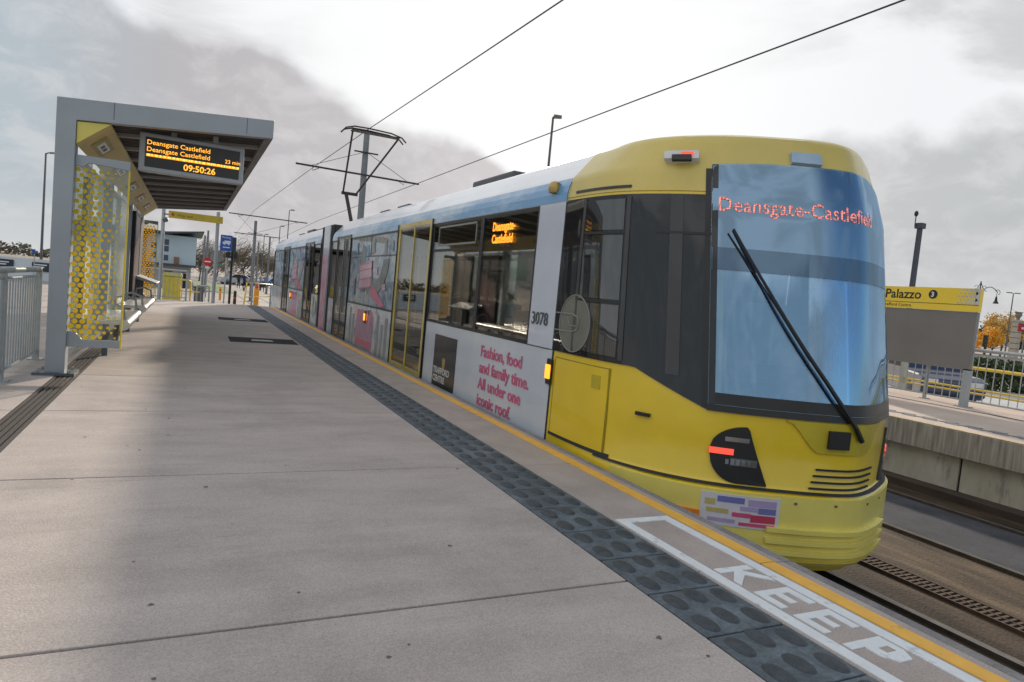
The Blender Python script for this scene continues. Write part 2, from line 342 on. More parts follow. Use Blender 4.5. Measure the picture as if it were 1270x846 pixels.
# ================================================================== SETTING
# ground, track bed, platforms
struct(MB().box(-900, -3.2, -60, 1500, GZ-.3, GZ).build('ground', GRND))
struct(MB().box(-3.2, 40, 24.6, 1500, GZ-.3, GZ).build('ground', GRND))
struct(MB().box(40, 1500, -400, 1500, GZ-.3, GZ).build('ground', GRND))
struct(MB().box(13.1, 40, -60, 24.6, GZ-.3, GZ).build('road', mat('worn_road', (.20, .20, .20), .85, var=.15, scale=.6, speck=10)))
TX = [3.387, 4.822, 6.66, 8.10]                # four rails
struct(MB().box(2.72, 8.8, -12, 24.6, GZ-.3, GZ-.02).build('track_bed', TRACKM))
struct(MB().box(5.75, 6.50, -12, 24.6, GZ-.02, GZ-.004).build('asphalt_strip', ASPH)) if 0 else None
struct(MB().box(6.74, 8.02, -12, 24.6, GZ-.02, GZ-.006).build('asphalt_strip', ASPH))
for x in TX:
    r = thing('tram_rail', {3.387: 'steel rail right under the platform edge by the painted letters', 4.822: 'steel rail under the far side of the yellow tram', 6.66: 'steel rail between the brown slab and the grey asphalt strip', 8.10: 'rusty steel rail nearest the stained wall of the opposite platform'}[x], 'rail', (x, 0, GZ))
    MB().box(x-.03, x+.03, -12, 200, GZ-.02, GZ+.012).build('rail_head', RAILM, r)
    MB().box(x+.034, x+.07, -12, 200, GZ-.02, GZ-.001).build('groove', RUST, r)
    r['kind'] = 'structure'
# central grating drain between the tracks
g = MB()
g.box(5.36, 5.375, -6, 24, GZ-.02, GZ+.008).box(5.565, 5.58, -6, 24, GZ-.02, GZ+.008).box(5.462, 5.474, -6, 24, GZ-.02, GZ+.006)
y = -4.
while y < 9: g.box(5.375, 5.565, y, y+.022, GZ-.015, GZ+.004); y += .05
dr = thing('track_drain', 'rusty brown slotted drain grating lying along the middle of the track bed', 'drain', (5.47, 1, GZ))
g.build('grating', RUST, dr)
MB().box(5.376, 5.564, -6, 24, GZ-.02, GZ-.012).build('channel', BLACKM, dr)

# near platform: concrete bays with open joints
JY = [2.25+1.8*k for k in range(-6, 13)]
b = MB()
ys = [-9.]+JY+[24.3]
for a, c in zip(ys, ys[1:]):
    if c <= a: continue
    g_ = .006 if abs(c-2.25) > .1 else .010
    b.box(-.92, 1.74, a+.004, c-g_, -.06, 0); b.box(-3.2, -1.11, a+.004, c-.004, -.06, 0); 
struct(b.build('platform_paving', CONC, bevel=.004))
b = MB()
for a, c in zip(ys, ys[1:]): b.box(2.13, 2.655, a+.003, c-.003, -.06, 0)
struct(b.build('platform_edge_slabs', CONC2, bevel=.003))
struct(MB().box(-3.2, 2.70, -9, 24.35, GZ, -.062).build('platform_base', PRECAST2))
b = MB(); 
for a, c in zip(ys, ys[1:]): b.box(2.66, 2.72, a+.002, c-.002, -.12, -.002)
struct(b.build('platform_kerb', KERB, bevel=.006))
struct(MB().box(2.70, 2.735, -9, 24.3, -.2, -.03).build('platform_nosing', mat('nosing_strip', (.50, .52, .53), .5, var=.15, scale=12)))
# ramp down beyond the platform end
struct(MB().prism([(24.36, GZ), (24.36, -.02), (33, GZ+.01)], -.6, 2.6, 'x').build('ramp', GRND))
# tactile strip
tb = MB(); tl = MB(); yy = -3.5+.02; k = 0
yt = 2.46-.352*18
while yt < 24.2:
    tb.box(1.745, 2.125, yt+.004, yt+.348, -.06, .002)
    if yt < 15:
        flat = abs(yt-2.46) < .1
        for ci in range(3):
            for ri in range(2):
                cx = 1.813+.125*ci; cy = yt+.088+.176*ri+(.03 if ci == 1 else 0)
                n = 14; rx, ry = .040, .068
                ring = lambda q, z: [(cx+rx*q*cos(2*pi*j/n), cy+ry*q*(abs(sin(2*pi*j/n))**.8)*(1 if sin(2*pi*j/n) > 0 else -1), z) for j in range(n)]
                h = .011
                vs = ring(1, .0018)+ring(.86, h*.75)+ring(.62, h)
                tl.add(vs, [(i*n+j, i*n+(j+1) % n, (i+1)*n+(j+1) % n, (i+1)*n+j) for i in range(2) for j in range(n)]+[tuple(range(2*n, 3*n))])
    yt += .352
t_ = struct(tb.build('tactile_strip', TACT, bevel=.003))
tl.build('raised_lozenges', mat('worn_lozenge_rubber', (.040, .052, .062), .6, var=.25, scale=20, bump=.3, bscale=150, speck=120), t_, smooth=True)
# yellow line and painted box with letters
b = MB()
for a, c in zip(ys, ys[1:]): b.box(2.515, 2.60, a+.004, c-.004, -.01, .004)
struct(b.build('yellow_line', YELP))
pm = thing('platform_marking', 'white painted box with the word KEEP beside the yellow platform edge line', 'floor marking', (2.3, 1.5, 0))
b = MB().box(2.145, 2.205, -1.2, 2.93, -.01, .0042).box(2.435, 2.495, -1.2, 2.93, -.01, .0042).box(2.205, 2.435, 2.87, 2.93, -.01, .0042)
b.build('painted_border', WHITEP, pm)
def stroke_letters():
    # blocky stencil letters, local u = reading direction (towards -Y), v = up (towards +X)
    K = [[(0, 0), (0, 1), (.26, 1), (.26, .62), (.72, 1), (1, 1), (.50, .52), (1, 0), (.72, 0), (.26, .40), (.26, 0)]]
    Ee = [[(0, 0), (0, 1), (.95, 1), (.95, .80), (.27, .80), (.27, .60), (.80, .60), (.80, .41), (.27, .41), (.27, .2), (.95, .2), (.95, 0)]]
    P = [[(0, 0), (0, 1), (.62, 1), (.95, .84), (.95, .50), (.66, .33), (.25, .33), (.25, 0)]]
    return [K, Ee, Ee, P]
lets = [(2.25, .175), (2.01, .16), (1.80, .155), (1.575, .165)]
b = MB()
for (y0, wd), polys in zip(lets, stroke_letters()):
    for pl in polys:
        # triangulated through bmesh for the concave outlines
        bm = bmesh.new(); vs = [bm.verts.new((2.222+.20*v, y0-wd*u, .0)) for u, v in pl]; f = bm.faces.new(vs)
        bmesh.ops.triangulate(bm, faces=[f]); bm.verts.index_update()
        n = len(vs); co = [v.co.copy() for v in bm.verts]
        tri = [tuple(v.index for v in f.verts) for f in bm.faces]; bm.free()
        vv = [(c.x, c.y, -.005) for c in co]+[(c.x, c.y, .0044) for c in co]
        b.add(vv, tri+[tuple(i+n for i in t) for t in tri]+[(i, (i+1) % n, n+(i+1) % n, n+i) for i in range(n)])
b.each('painted_letter', WHITEP, pm)
MB().box(2.272+.03, 2.38-.005, 1.50-.028, 1.50+.018, 0, .005).build('letter_opening', CONC2, pm) if 0 else None
MB().box(2.335, 2.385, 1.478, 1.512, -.004, .0052).build('letter_opening', CONC2, pm)

# drainage channel at the back of the platform
dc = thing('drain_channel', 'long black slotted drainage channel running past the shelter legs', 'drain', (-1.01, 8, 0))
MB().box(-1.108, -.922, -9, 24.2, -.06, -.022).build('channel_bed', BLACKM, dc)
b = MB()
for x in (-1.108, -1.066, -1.028, -.990, -.950): b.box(x, x+.026, -9, 24.2, -.03, -.001)
b.each('grating_bar', mat('cast_iron', (.055, .05, .045), .6, metal=.3, var=.3, scale=30), dc)
# inspection covers
for i, (yc, lab) in enumerate(((12.05, 'nearer dark inspection cover set across the platform paving'), (16.95, 'farther dark inspection cover set across the platform paving'))):
    c = thing('inspection_cover', lab, 'cover', (1.15, yc, 0), 'dark inspection covers in the paving')
    h = .42
    MB().box(.63, .98, yc-h, yc+h, -.01, .004).box(1.33, 1.70, yc-h, yc+h, -.01, .004).box(.98, 1.33, yc+h*.3, yc+h, -.01, .004).box(.98, 1.33, yc-h, yc-h*.3, -.01, .004).each('cover_plate', mat('dark_cover', (.045, .048, .052), .95, spec=.08, var=.2, scale=14, speck=60), c, bevel=.002)
    MB().box(1.0, 1.31, yc-h*.28, yc+h*.28, -.01, .004).build('centre_plate', mat('pale_plate', (.20, .21, .21), .5, metal=.4, speck=60), c)
# stains on the paving
st = MB(); 
for _ in range(60):
    x = random.uniform(-.85, 1.68); y = 1.2+14*random.random()**1.5; r = random.uniform(.004, .013)
    n = 7; st.add([(x+r*random.uniform(.6, 1.3)*cos(2*pi*j/n), y+r*random.uniform(.6, 1.4)*sin(2*pi*j/n), .0012) for j in range(n)], [tuple(range(n))])
struct(st.build('gum_spots', mat('gum', (.12, .11, .10), .8)))

# far platform
FX = 8.85
struct(MB().box(FX, 13.05, -14, 24, -.30, 0).build('far_platform_paving', mat('far_platform_concrete', (.47, .38, .32), .8, var=.10, scale=1.2, bump=.2, speck=60, stretch=(1, 2, 1))))
struct(MB().box(FX-.10, FX-.001, -14, 24, -.34, -.006).build('far_platform_coping', PRECAST2, bevel=.01))
b = MB(); y = -14.3
while y < 24: b.box(FX+.03, FX+.2, y+.012, y+1.36, GZ-.02, -.30); y += 1.38
struct(b.build('far_platform_wall', PRECAST, bevel=.008))
struct(MB().box(FX+.06, 13.05, -14, 24, GZ-.02, -.302).build('far_platform_core', BLACKM))
struct(MB().box(FX-.25, FX+.03, -14, 24, GZ-.02, GZ+.07).build('far_ballast_kerb', mat('dark_dirty_kerb', (.05, .036, .026), .9, var=.3, scale=5, bump=.5, stretch=(1, .3, 1))))
struct(MB().box(FX-.095, FX-.02, -14, 24, -.004, .002).build('far_yellow_line', mat('faded_line', (.45, .36, .17), .7, var=.25, scale=8)))
b = MB(); y = -4.; s_ = 0
while y < 20:
    b.box(9.20, 9.32, y, y+.17, 0, .006); b.box(9.26, 9.40, y+.10, y+.28, 0, .009); y += .30
struct(b.build('far_tactile_strip', mat('far_tactile', (.16, .18, .20), .7)))
struct(MB().box(11.35, 11.42, -10, 24, .001, .005).build('far_drain_line', BLACKM))

# ================================================================== TRAM
XL, XR, XC = 2.78, 5.43, 4.105
tram = thing('tram', 'yellow nosed articulated tram in sky blue advertising wrap passing the platform', 'tram', (XC, 15.6, GZ))
P0 = [(2.78, 4.93), (2.785, 4.5), (2.82, 4.15), (2.90, 3.88), (3.03, 3.64), (3.20, 3.44), (3.40, 3.29), (3.62, 3.17), (3.86, 3.06), (4.105, 3.0)]
P1 = P0+[(2*XC-x, y) for x, y in P0[-2::-1]]
def catmull(P, n=8):
    o = []
    for i in range(len(P)-1):
        p0 = P[max(i-1, 0)]; p1 = P[i]; p2 = P[i+1]; p3 = P[min(i+2, len(P)-1)]
        for k in range(n):
            t = k/n; o.append(tuple(.5*((2*p1[j])+(-p0[j]+p2[j])*t+(2*p0[j]-5*p1[j]+4*p2[j]-p3[j])*t*t+(-p0[j]+3*p1[j]-3*p2[j]+p3[j])*t**3) for j in (0, 1)))
    o.append(P[-1]); return o
PL = catmull(P1)
SL = [0.]
for a, c in zip(PL, PL[1:]): SL.append(SL[-1]+math.hypot(c[0]-a[0], c[1]-a[1]))
ST = SL[-1]
def plan(s):
    s = min(max(s, 0), ST-1e-6)
    import bisect
    i = max(0, bisect.bisect_right(SL, s)-1); t = (s-SL[i])/(SL[i+1]-SL[i]); a, c = PL[i], PL[i+1]
    return Vector((a[0]+(c[0]-a[0])*t, a[1]+(c[1]-a[1])*t)), Vector((c[1]-a[1], -(c[0]-a[0]))).normalized()*-1
def sm(t): t = min(max(t, 0), 1); return t*t*(3-2*t)
FLIP = [None]
def surf(s, z, off=0):
    p, n = plan(s)
    n = -n if (n.x*(p.x-XC)+n.y*(p.y-5.5)) < 0 else n
    w = sm((4.9-p.y)/1.5)
    y = p.y; x = p.x
    if z > .52: y += .16*(z-.52)*w
    if z > .52: x = XC+(x-XC)*(1-.035*w*(z-.52)/1.5)
    ins = 0
    if z > 1.95:
        ins = .04*min(1, (z-1.95)/.22) + max(0, z-2.17)*.85*(1-.72*w) + max(0, z-2.42)*2.4
    if z < .05: ins -= .05*w*sm((.05-z)/.04)
    if z < -.38: ins += .10*sm((-.38-z)/.14)
    x = XC+(x-XC)*(1-ins/1.325); y = y+ins*w*.8
    x += n.x*off; y += n.y*off
    if z > 2.2: pass
    if FLIP[0]: y = FLIP[0]-y
    return Vector((x, y, z+(off*.6 if z > 2.1 else 0)))
def patch(name, m, parent, s0, s1, ns, zlo, zhi, nz, off=.006, thick=.012, smooth=True):
    zl = zlo if callable(zlo) else (lambda s: zlo); zh = zhi if callable(zhi) else (lambda s: zhi)
    mb = MB(); vs = []
    for lay in (off, off-thick):
        for i in range(ns+1):
            s = s0+(s1-s0)*i/ns; a, c = zl(s), zh(s)
            for j in range(nz+1): vs.append(surf(s, a+(c-a)*j/nz, lay))
    w = nz+1; K = (ns+1)*w; fs = []
    for i in range(ns):
        for j in range(nz):
            q = (i*w+j, (i+1)*w+j, (i+1)*w+j+1, i*w+j+1); fs.append(q); fs.append(tuple(K+e for e in q[::-1]))
    for i in range(ns):
        for j in (0, nz): a, c = i*w+j, (i+1)*w+j; fs.append((a, K+a, K+c, c))
    for j in range(nz):
        for i in (0, ns): a, c = i*w+j, i*w+j+1; fs.append((a, c, K+c, K+a))
    mb.add(vs, fs); return mb.build(name, m, parent, smooth=smooth)
def s_at_y(y, right=False):
    for i in range(0, 2000):
        s = ST/2*i/2000
        if plan(s)[0].y <= y: return (ST-s) if right else s
    return ST/2
def s_of(x):   # front: arc length for a given X
    for i in range(2000):
        s = ST*i/2000
        if plan(s)[0].x >= x: return s
SF = s_at_y(3.46)        # left front corner of the windscreen
SK = s_at_y(3.90)        # where the black mask starts to slope down

def cab(front=True):
    if front: FLIP[0] = None; lo, ro, bu = YEL, YELR, YELL; nm = 'cab'
    else: FLIP[0] = 31.24; lo, ro, bu = WRAPB, WRAPB, WRAP; nm = 'rear_cab'
    shell = MB(); ns, zs = 72, [-.52, -.46, -.38, -.2, 0, .035, .06, .3, .52, .9, 1.3, 1.7, 1.95, 2.05, 2.15, 2.24, 2.32, 2.39, 2.44, 2.465]
    vs = [surf(ST*i/ns, z, -.004) for i in range(ns+1) for z in zs]; w = len(zs)
    fs = [(i*w+j, (i+1)*w+j, (i+1)*w+j+1, i*w+j+1) for i in range(ns) for j in range(w-1) if not (SF+.05 < ST*i/ns and ST*(i+1)/ns < ST-SF-.05 and .52 <= zs[j] and zs[j+1] <= 1.7)]
    # roof cap
    for i in range(ns//2):
        a = i*w+w-1; b_ = (i+1)*w+w-1; c = (ns-i-1)*w+w-1; d_ = (ns-i)*w+w-1
        fs.append((a, b_, c, d_) if len({a, b_, c, d_}) == 4 else (a, b_, d_))
    shell.add(vs, fs)
    o = shell.build(nm+'_shell', lo, tram, smooth=True)
    # dusty roof skin over the shell, starting on a slant
    ro_o = patch(nm+'_roof_skin', ro, tram, .0, ST, 90, 2.01, 2.455, 14, .004, .006)
    # bumper
    patch('bumper', bu, tram, s_at_y(4.0), ST-s_at_y(4.0), 70, -.50, .0, 10, .012, .02)
    patch('bumper_gap', BLACKM, tram, s_at_y(4.2), ST-s_at_y(4.2), 60, .022, .036, 1, .004, .02)
    # side glazing mask, both sides
    zl = lambda s: .735 if s < SK else .735+(.52-.735)*(s-SK)/(SF-SK)
    for side in (0, 1):
        if side == 0: a, c, f = .02, SF, zl
        else: a, c, f = ST-.02, ST-SF, (lambda s: zl(ST-s))
        patch('cab_side_glass', CABGL, tram, a, c, 30, f, 1.985, 10, .006, .01)
    # windscreen
    zt = lambda s: 1.93+.30*(1-abs((s-ST/2)/(ST/2-SF))**5) if s > ST/2 else 2.20+.03*(1-abs((s-ST/2)/(ST/2-SF))**3)
    ws = patch('windscreen', WSCR if front else CABGL, tram, SF+.012, ST-SF-.012, 48, .545, zt, 16, .010, .014)
    patch('windscreen_seal', BLACK, tram, SF+.004, ST-SF-.004, 40, .515, .56, 1, .012, .014)
    patch('windscreen_pillar', BLACK, tram, SF-.03, SF+.016, 2, .53, 2.17, 12, .009, .012)
    patch('display_glass', WSCRT if front else CABGL, ws, SF+.02, ST-SF-.02, 40, 1.622, lambda s: zt(s)-.012, 6, .0122, .001)
    patch('windscreen_border', CABGL if front else BLACK, ws, SF+.014, SF+.058, 3, .56, lambda s: zt(s)-.004, 10, .0124, .001)
    patch('lower_black_band', BLACK, ws, SF+.02, ST-SF-.02, 40, .562, .64, 2, .0122, .001)
    patch('shade_band', WSCRD, ws, SF+.02, ST-SF-.02, 40, 1.47, 1.62, 2, .0125, .001)
    return ws
ws = cab(True)
# cab interior seen through the windscreen
ci = MB().box(3.05, 5.16, 3.75, 4.92, .0, .04).build('cab_floor', BLACKM, tram)
dk = MB(); dk.prism([(3.3, 3.72), (3.55, 3.42), (4.105, 3.24), (4.66, 3.42), (4.91, 3.72), (4.85, 3.95), (3.36, 3.95)], .35, .66, 'z'); dsk = dk.build('driver_desk', mat('desk_grey', (.06, .06, .065), .6), tram, bevel=.02)
MB().box(3.75, 4.45, 3.62, 3.90, .67, .80).build('instrument_hood', mat('hood_grey', (.12, .12, .13), .6), dsk, bevel=.03)
cs_ = MB().box(3.86, 4.34, 4.12, 4.58, .42, .55).build('driver_seat', mat('seat_grey', (.16, .16, .18), .8), tram, bevel=.04)
MB().box(3.86, 4.34, 4.50, 4.62, .56, 1.25).build('seat_back', SEATM, cs_, bevel=.05)
MB().box(4.0, 4.2, 4.52, 4.60, 1.27, 1.45).build('headrest', SEATM, cs_, bevel=.03)
MB().box(3.15, 5.06, 3.7, 4.90, 1.72, 1.76).build('cab_ceiling', mat('hood_grey', (.12, .12, .13), .6), tram)
MB().box(4.60, 5.05, 4.3, 4.9, .04, 1.3).build('equipment_cupboard', INTER, tram, bevel=.02)
# front destination display
def surf_text(s, size, s0, z0, m, name, parent, off=.016, slant=0):
    cu = bpy.data.curves.new('t', 'FONT'); cu.body = s; cu.size = size; cu.resolution_u = 2
    to = bpy.data.objects.new('t', cu); COL.objects.link(to); bpy.context.view_layer.update()
    me = bpy.data.meshes.new_from_object(to); bpy.data.objects.remove(to)
    mb = MB(); mb.add([surf(s0+v.co.x, z0+v.co.y, off) for v in me.vertices], [tuple(p.vertices) for p in me.polygons])
    return mb.build(name, m, parent)
surf_text('Deansgate-Castlefield', .140, SF+.05, 1.875, LEDR, 'destination_display', ws)
# wiper
wp = thing
b = MB(); pts = [surf(s_of(3.30)+(s_of(4.12)-s_of(3.30))*t-.05*sin(pi*t), 1.75+(.40-1.75)*t, .03+.03*sin(pi*t)) for t in [i/14 for i in range(15)]]
b.tube(pts, .009, 6, .018)
wo = b.build('wiper', BLACK, ws)
b = MB(); pts = [surf(s_of(3.30)+(s_of(4.12)-s_of(3.30))*t-.035, 1.72+(.40-1.75)*t, .02+.02*sin(pi*t)) for t in [i/20 for i in range(13)]]
b.tube(pts, .005, 5); b.build('wiper_blade', BLACK, wo)
patch('wiper_recess', mat('recess_yellow', (.50, .40, .02), .4, coat=.3), tram, s_of(3.62), s_of(4.45), 20, lambda s: .50-.20*sm((1-abs((s-(s_of(3.62)+s_of(4.45))/2)/((s_of(4.45)-s_of(3.62))/2)))*1.8), .508, 4, .010, .014)
patch('wiper_pivot', BLACK, tram, s_of(3.88), s_of(4.02), 4, .34, .46, 2, .035, .03)
# headlights
def headlight(sgn):
    f = (lambda s: s) if sgn > 0 else (lambda s: ST-s)
    a, c = s_of(3.215), s_of(3.54)
    if sgn < 0: pass
    top = lambda s: .10+.38*sqrt(max(0, 1-(((s_ if sgn > 0 else ST-s_)-(a+(c-a)*.62))/((c-a)*.64))**2)) if 0 else 0
    Q = lambda s: min(1, max(0, ((s if sgn > 0 else ST-s)-a)/(c-a)))
    def zt(s):
        q = Q(s); return .26+.17*sqrt(max(0, 1-(1-q/.62)**2)) if q < .62 else .43-.375*((q-.62)/.38)**.9
    def zb(s):
        q = Q(s); return .26-.215*sqrt(max(0, 1-(1-q/.5)**2)) if q < .5 else .045
    h = patch('headlight', BLACK, tram, f(a), f(c), 22, zb, zt, 8, .012, .016)
    k = c-a
    patch('marker_lamp', REDL if front_on else REDL, h, f(a-.0), f(a+k*.40), 6, .235, .275, 2, .022, .01)
    patch('lamp_lens', mat('headlamp_chrome', (.35, .36, .38), .15, metal=.9), h, f(a+k*.36), f(a+k*.80), 8, .165, .215, 2, .018, .01)
    patch('upper_lens', mat('headlamp_chrome', (.35, .36, .38), .15, metal=.9), h, f(a+k*.24), f(a+k*.64), 8, .325, .355, 2, .018, .01)
front_on = True
headlight(1); headlight(-1)
patch('indicator', mat('orange_reflector', (.75, .22, .02), .3, coat=.5), tram, s_at_y(3.56), s_at_y(3.44), 5, -.22, -.15, 3, .034, .02)
# grille slats in the nose and grooves in the bumper
for i in range(4):
    patch('nose_grille_slot', BLACKM, tram, s_of(3.80+.01*i), s_of(4.36+.01*i), 12, .055+.043*i, .068+.043*i, 1, .009, .008)
for i in range(4):
    patch('bumper_fin', YELL, tram, s_of(3.55), s_of(4.6), 22, -.235-.075*i, -.205-.075*i, 2, .045, .04)
# bumper sticker: pale ground with coloured flag shapes
stk = patch('bumper_sticker', mat('sticker_white', (.62, .60, .66), .4), tram, s_of(3.20), s_of(3.62), 8, -.235, -.02, 3, .0165, .006)
SB = [mat('sticker_blue', (.16, .17, .42), .4), PINK, mat('sticker_gold', (.5, .42, .15), .4), mat('sticker_lilac', (.40, .32, .52), .4), mat('sticker_red', (.5, .05, .10), .4)]
for (x0, x1, z0, z1, mi) in ((3.28, 3.42, -.075, -.035, 0), (3.44, 3.60, -.085, -.04, 3), (3.50, 3.60, -.13, -.09, 0), (3.40, 3.50, -.12, -.09, 3), (3.22, 3.27, -.10, -.06, 2), (3.23, 3.34, -.15, -.12, 2), (3.36, 3.46, -.165, -.135, 1), (3.46, 3.60, -.19, -.14, 4), (3.40, 3.60, -.22, -.198, 1), (3.24, 3.38, -.21, -.185, 3)):
    patch('sticker_band', SB[mi], stk, s_of(x0), s_of(x1), 4, z0, z1, 1, .0185, .003)

for x_ in (3.7, 3.95, 4.25, 4.5):
    patch('panel_bolt', mat('bolt_grey', (.2, .2, .19), .4, metal=.6), tram, s_of(x_), s_of(x_)+.018, 1, -.045, -.03, 1, .017, .008)
for k_ in range(5):
    patch('lamp_reflector', mat('reflector_silver', (.7, .7, .72), .08, metal=1), tram, s_of(3.30)+.035*k_, s_of(3.30)+.035*k_+.022, 2, .172, .205, 2, .022, .01)
# cab side details (left)
yl = lambda y: s_at_y(y)
hat = patch('side_hatch', YEL, tram, yl(4.84), yl(4.12), 8, .06, .68, 3, .006, .012)
HL = mat('hatch_gap', (.30, .24, .02), .5)
for (a, c, z0, z1) in ((4.86, 4.84, .05, .69), (4.12, 4.105, .05, .69), (4.86, 4.105, .68, .688)):
    patch('hatch_seam', HL, hat, yl(a), yl(c), 3, z0, z1, 2, .003, .004)
patch('hatch_slot', BLACKM, tram, yl(4.86), yl(4.05), 8, .035, .06, 1, .008, .008)
patch('hatch_catch', mat('catch_yellow', (.50, .40, .02), .5), hat, yl(4.30), yl(4.20), 2, .52, .62, 2, .009, .006)
patch('skirt_seam', HL, tram, yl(4.9), yl(3.7), 12, -.095, -.082, 1, .004, .006)
patch('step_handle', BLACK, tram, yl(3.86), yl(3.76), 2, .40, .425, 1, .02, .02)
patch('rain_slot', BLACK, tram, yl(4.80), yl(4.02), 8, 2.035, 2.055, 1, .012, .014)
patch('quarter_slot', BLACK, tram, yl(3.78), yl(3.45), 8, 1.70, 1.718, 1, .012, .010)
# cab door: frame lines and window panes in the dark glazing
cdr = patch('cab_door', mat('door_dark_grey', (.055, .055, .058), .35), tram, yl(4.62), yl(4.58), 2, .76, 1.97, 4, .012, .008)
patch('door_post', mat('door_dark_grey', (.055, .055, .058), .35), cdr, yl(4.04), yl(4.0), 2, .76, 1.97, 4, .012, .008)
patch('door_window', CABPANE, cdr, yl(4.565), yl(4.06), 6, 1.20, 1.68, 3, .010, .006)
patch('door_window', CABPANE, cdr, yl(4.565), yl(4.06), 6, 1.72, 1.95, 2, .010, .006)
patch('door_window', CABPANE, cdr, yl(4.565), yl(4.06), 6, .78, 1.16, 2, .010, .006)
patch('window_bar', BLACK, cdr, yl(4.58), yl(4.04), 5, 1.69, 1.71, 1, .013, .008)
patch('window_bar', BLACK, cdr, yl(4.58), yl(4.04), 5, 1.17, 1.19, 1, .013, .008)
patch('side_post', mat('door_dark_grey', (.055, .055, .058), .35), tram, yl(3.68), yl(3.60), 2, .72, 1.97, 4, .012, .008)
# side marker camera on the roof corner and beacon
cm = patch('roof_camera', mat('camera_white', (.6, .6, .62), .3), tram, yl(3.74), yl(3.52), 6, 2.21, 2.27, 3, .05, .05)
patch('camera_lens', BLACK, cm, yl(3.68), yl(3.56), 4, 2.19, 2.23, 2, .062, .02)
patch('camera_lamp', REDL, cm, yl(3.62), yl(3.55), 4, 2.235, 2.255, 2, .058, .01)
MB().lathe([(0.0, 0), (.05, .01), (.06, .05), (.04, .1), (0.01, .115)], (XL+.0, 5.16, 2.06), 12).build('side_beacon', mat('brass_fitting', (.42, .30, .10), .3, metal=.6), tram, smooth=True)
patch('nose_beacon', mat('beacon_blue', (.35, .48, .62), .3), tram, s_of(3.66), s_of(3.86), 6, 2.235, 2.31, 2, .03, .03)
# rear cab (flipped)
cab(False); FLIP[0] = None

# ---- body between the cabs
Y0, Y1 = 4.93, 26.31
AR = (15.25, 16.65)           # articulation
prof = [(2.78, 1.985), (2.785, 2.06), (2.80, 2.12), (2.825, 2.18), (2.87, 2.225), (3.03, 2.41), (3.09, 2.445), (3.25, 2.47)]
full = prof+[(2*XC-x, z) for x, z in prof[::-1]]
def roofseg(a, c, name):
    o = MB().prism([(XL+.03, 1.9)]+full+[(XR-.03, 1.9)], a, c).build(name, ROOFW, tram, smooth=True)
    # blue band on the gutter
    for sgn in (0, 1):
        pr = [(x, z) for x, z in prof[:4]]; pts = [(x-.004, z) for x, z in pr]+[(x+.004, z) for x, z in pr[::-1]]
        if sgn: pts = [(2*XC-x, z) for x, z in pts]
        MB().prism(pts, a, c).build('cantrail', WRAPB, o)
    return o
roofseg(Y0, AR[0]-.05, 'roof'); roofseg(AR[1]+.05, Y1, 'roof')
def sidepanel(y0, y1, z0, z1, m, name, side=0, th=.03, out=0.0, parent=None):
    x = (XL-out, XL+th) if side == 0 else (XR-th, XR+out)
    return MB().box(x[0], x[1], y0, y1, z0, z1).build(name, m, parent or tram)
DZ = (-.06, 2.05)
def door(y0, y1, side=0, yellow=True):
    x = XL-.006 if side == 0 else XR-.024
    xx = (x, x+.03)
    fm = mat('door_frame_yellow', (.60, .47, .10), .35, coat=.4) if yellow else mat('door_frame_dark', (.14, .13, .11), .4)
    d_ = MB()
    w = .10 if yellow else .06
    for a in (y0, (y0+y1)/2-w*.0, y1-w):
        if a == (y0+y1)/2: d_.box(xx[0], xx[1], a-.02, a+.02, DZ[0]+.06, DZ[1]-.05)
        else: d_.box(xx[0], xx[1], a, a+w, DZ[0], DZ[1])
    d_.box(xx[0], xx[1], y0+w, y1-w, DZ[1]-.06, DZ[1]-.001).box(xx[0], xx[1], y0+w, y1-w, DZ[0], DZ[0]+.09)
    o = d_.build('sliding_door', fm, tram)
    MB().box(xx[0]+.008, xx[0]+.02, y0+w, (y0+y1)/2-.022, DZ[0]+.09, DZ[1]-.06).box(xx[0]+.008, xx[0]+.02, (y0+y1)/2+.022, y1-w, DZ[0]+.09, DZ[1]-.06).build('door_glass', GLASS if side == 0 else GLASSF, o)
    MB().box(xx[0]-.012, xx[0]-.002, y0-.03, y0-.002, DZ[0], DZ[1]).box(xx[0]-.012, xx[0]-.002, y1+.002, y1+.03, DZ[0], DZ[1]).each('door_seal', BLACK, o)
    MB().box(xx[0]-.03, xx[0]-.002, y0, y1, -.12, -.062).build('door_step', GALV, o)
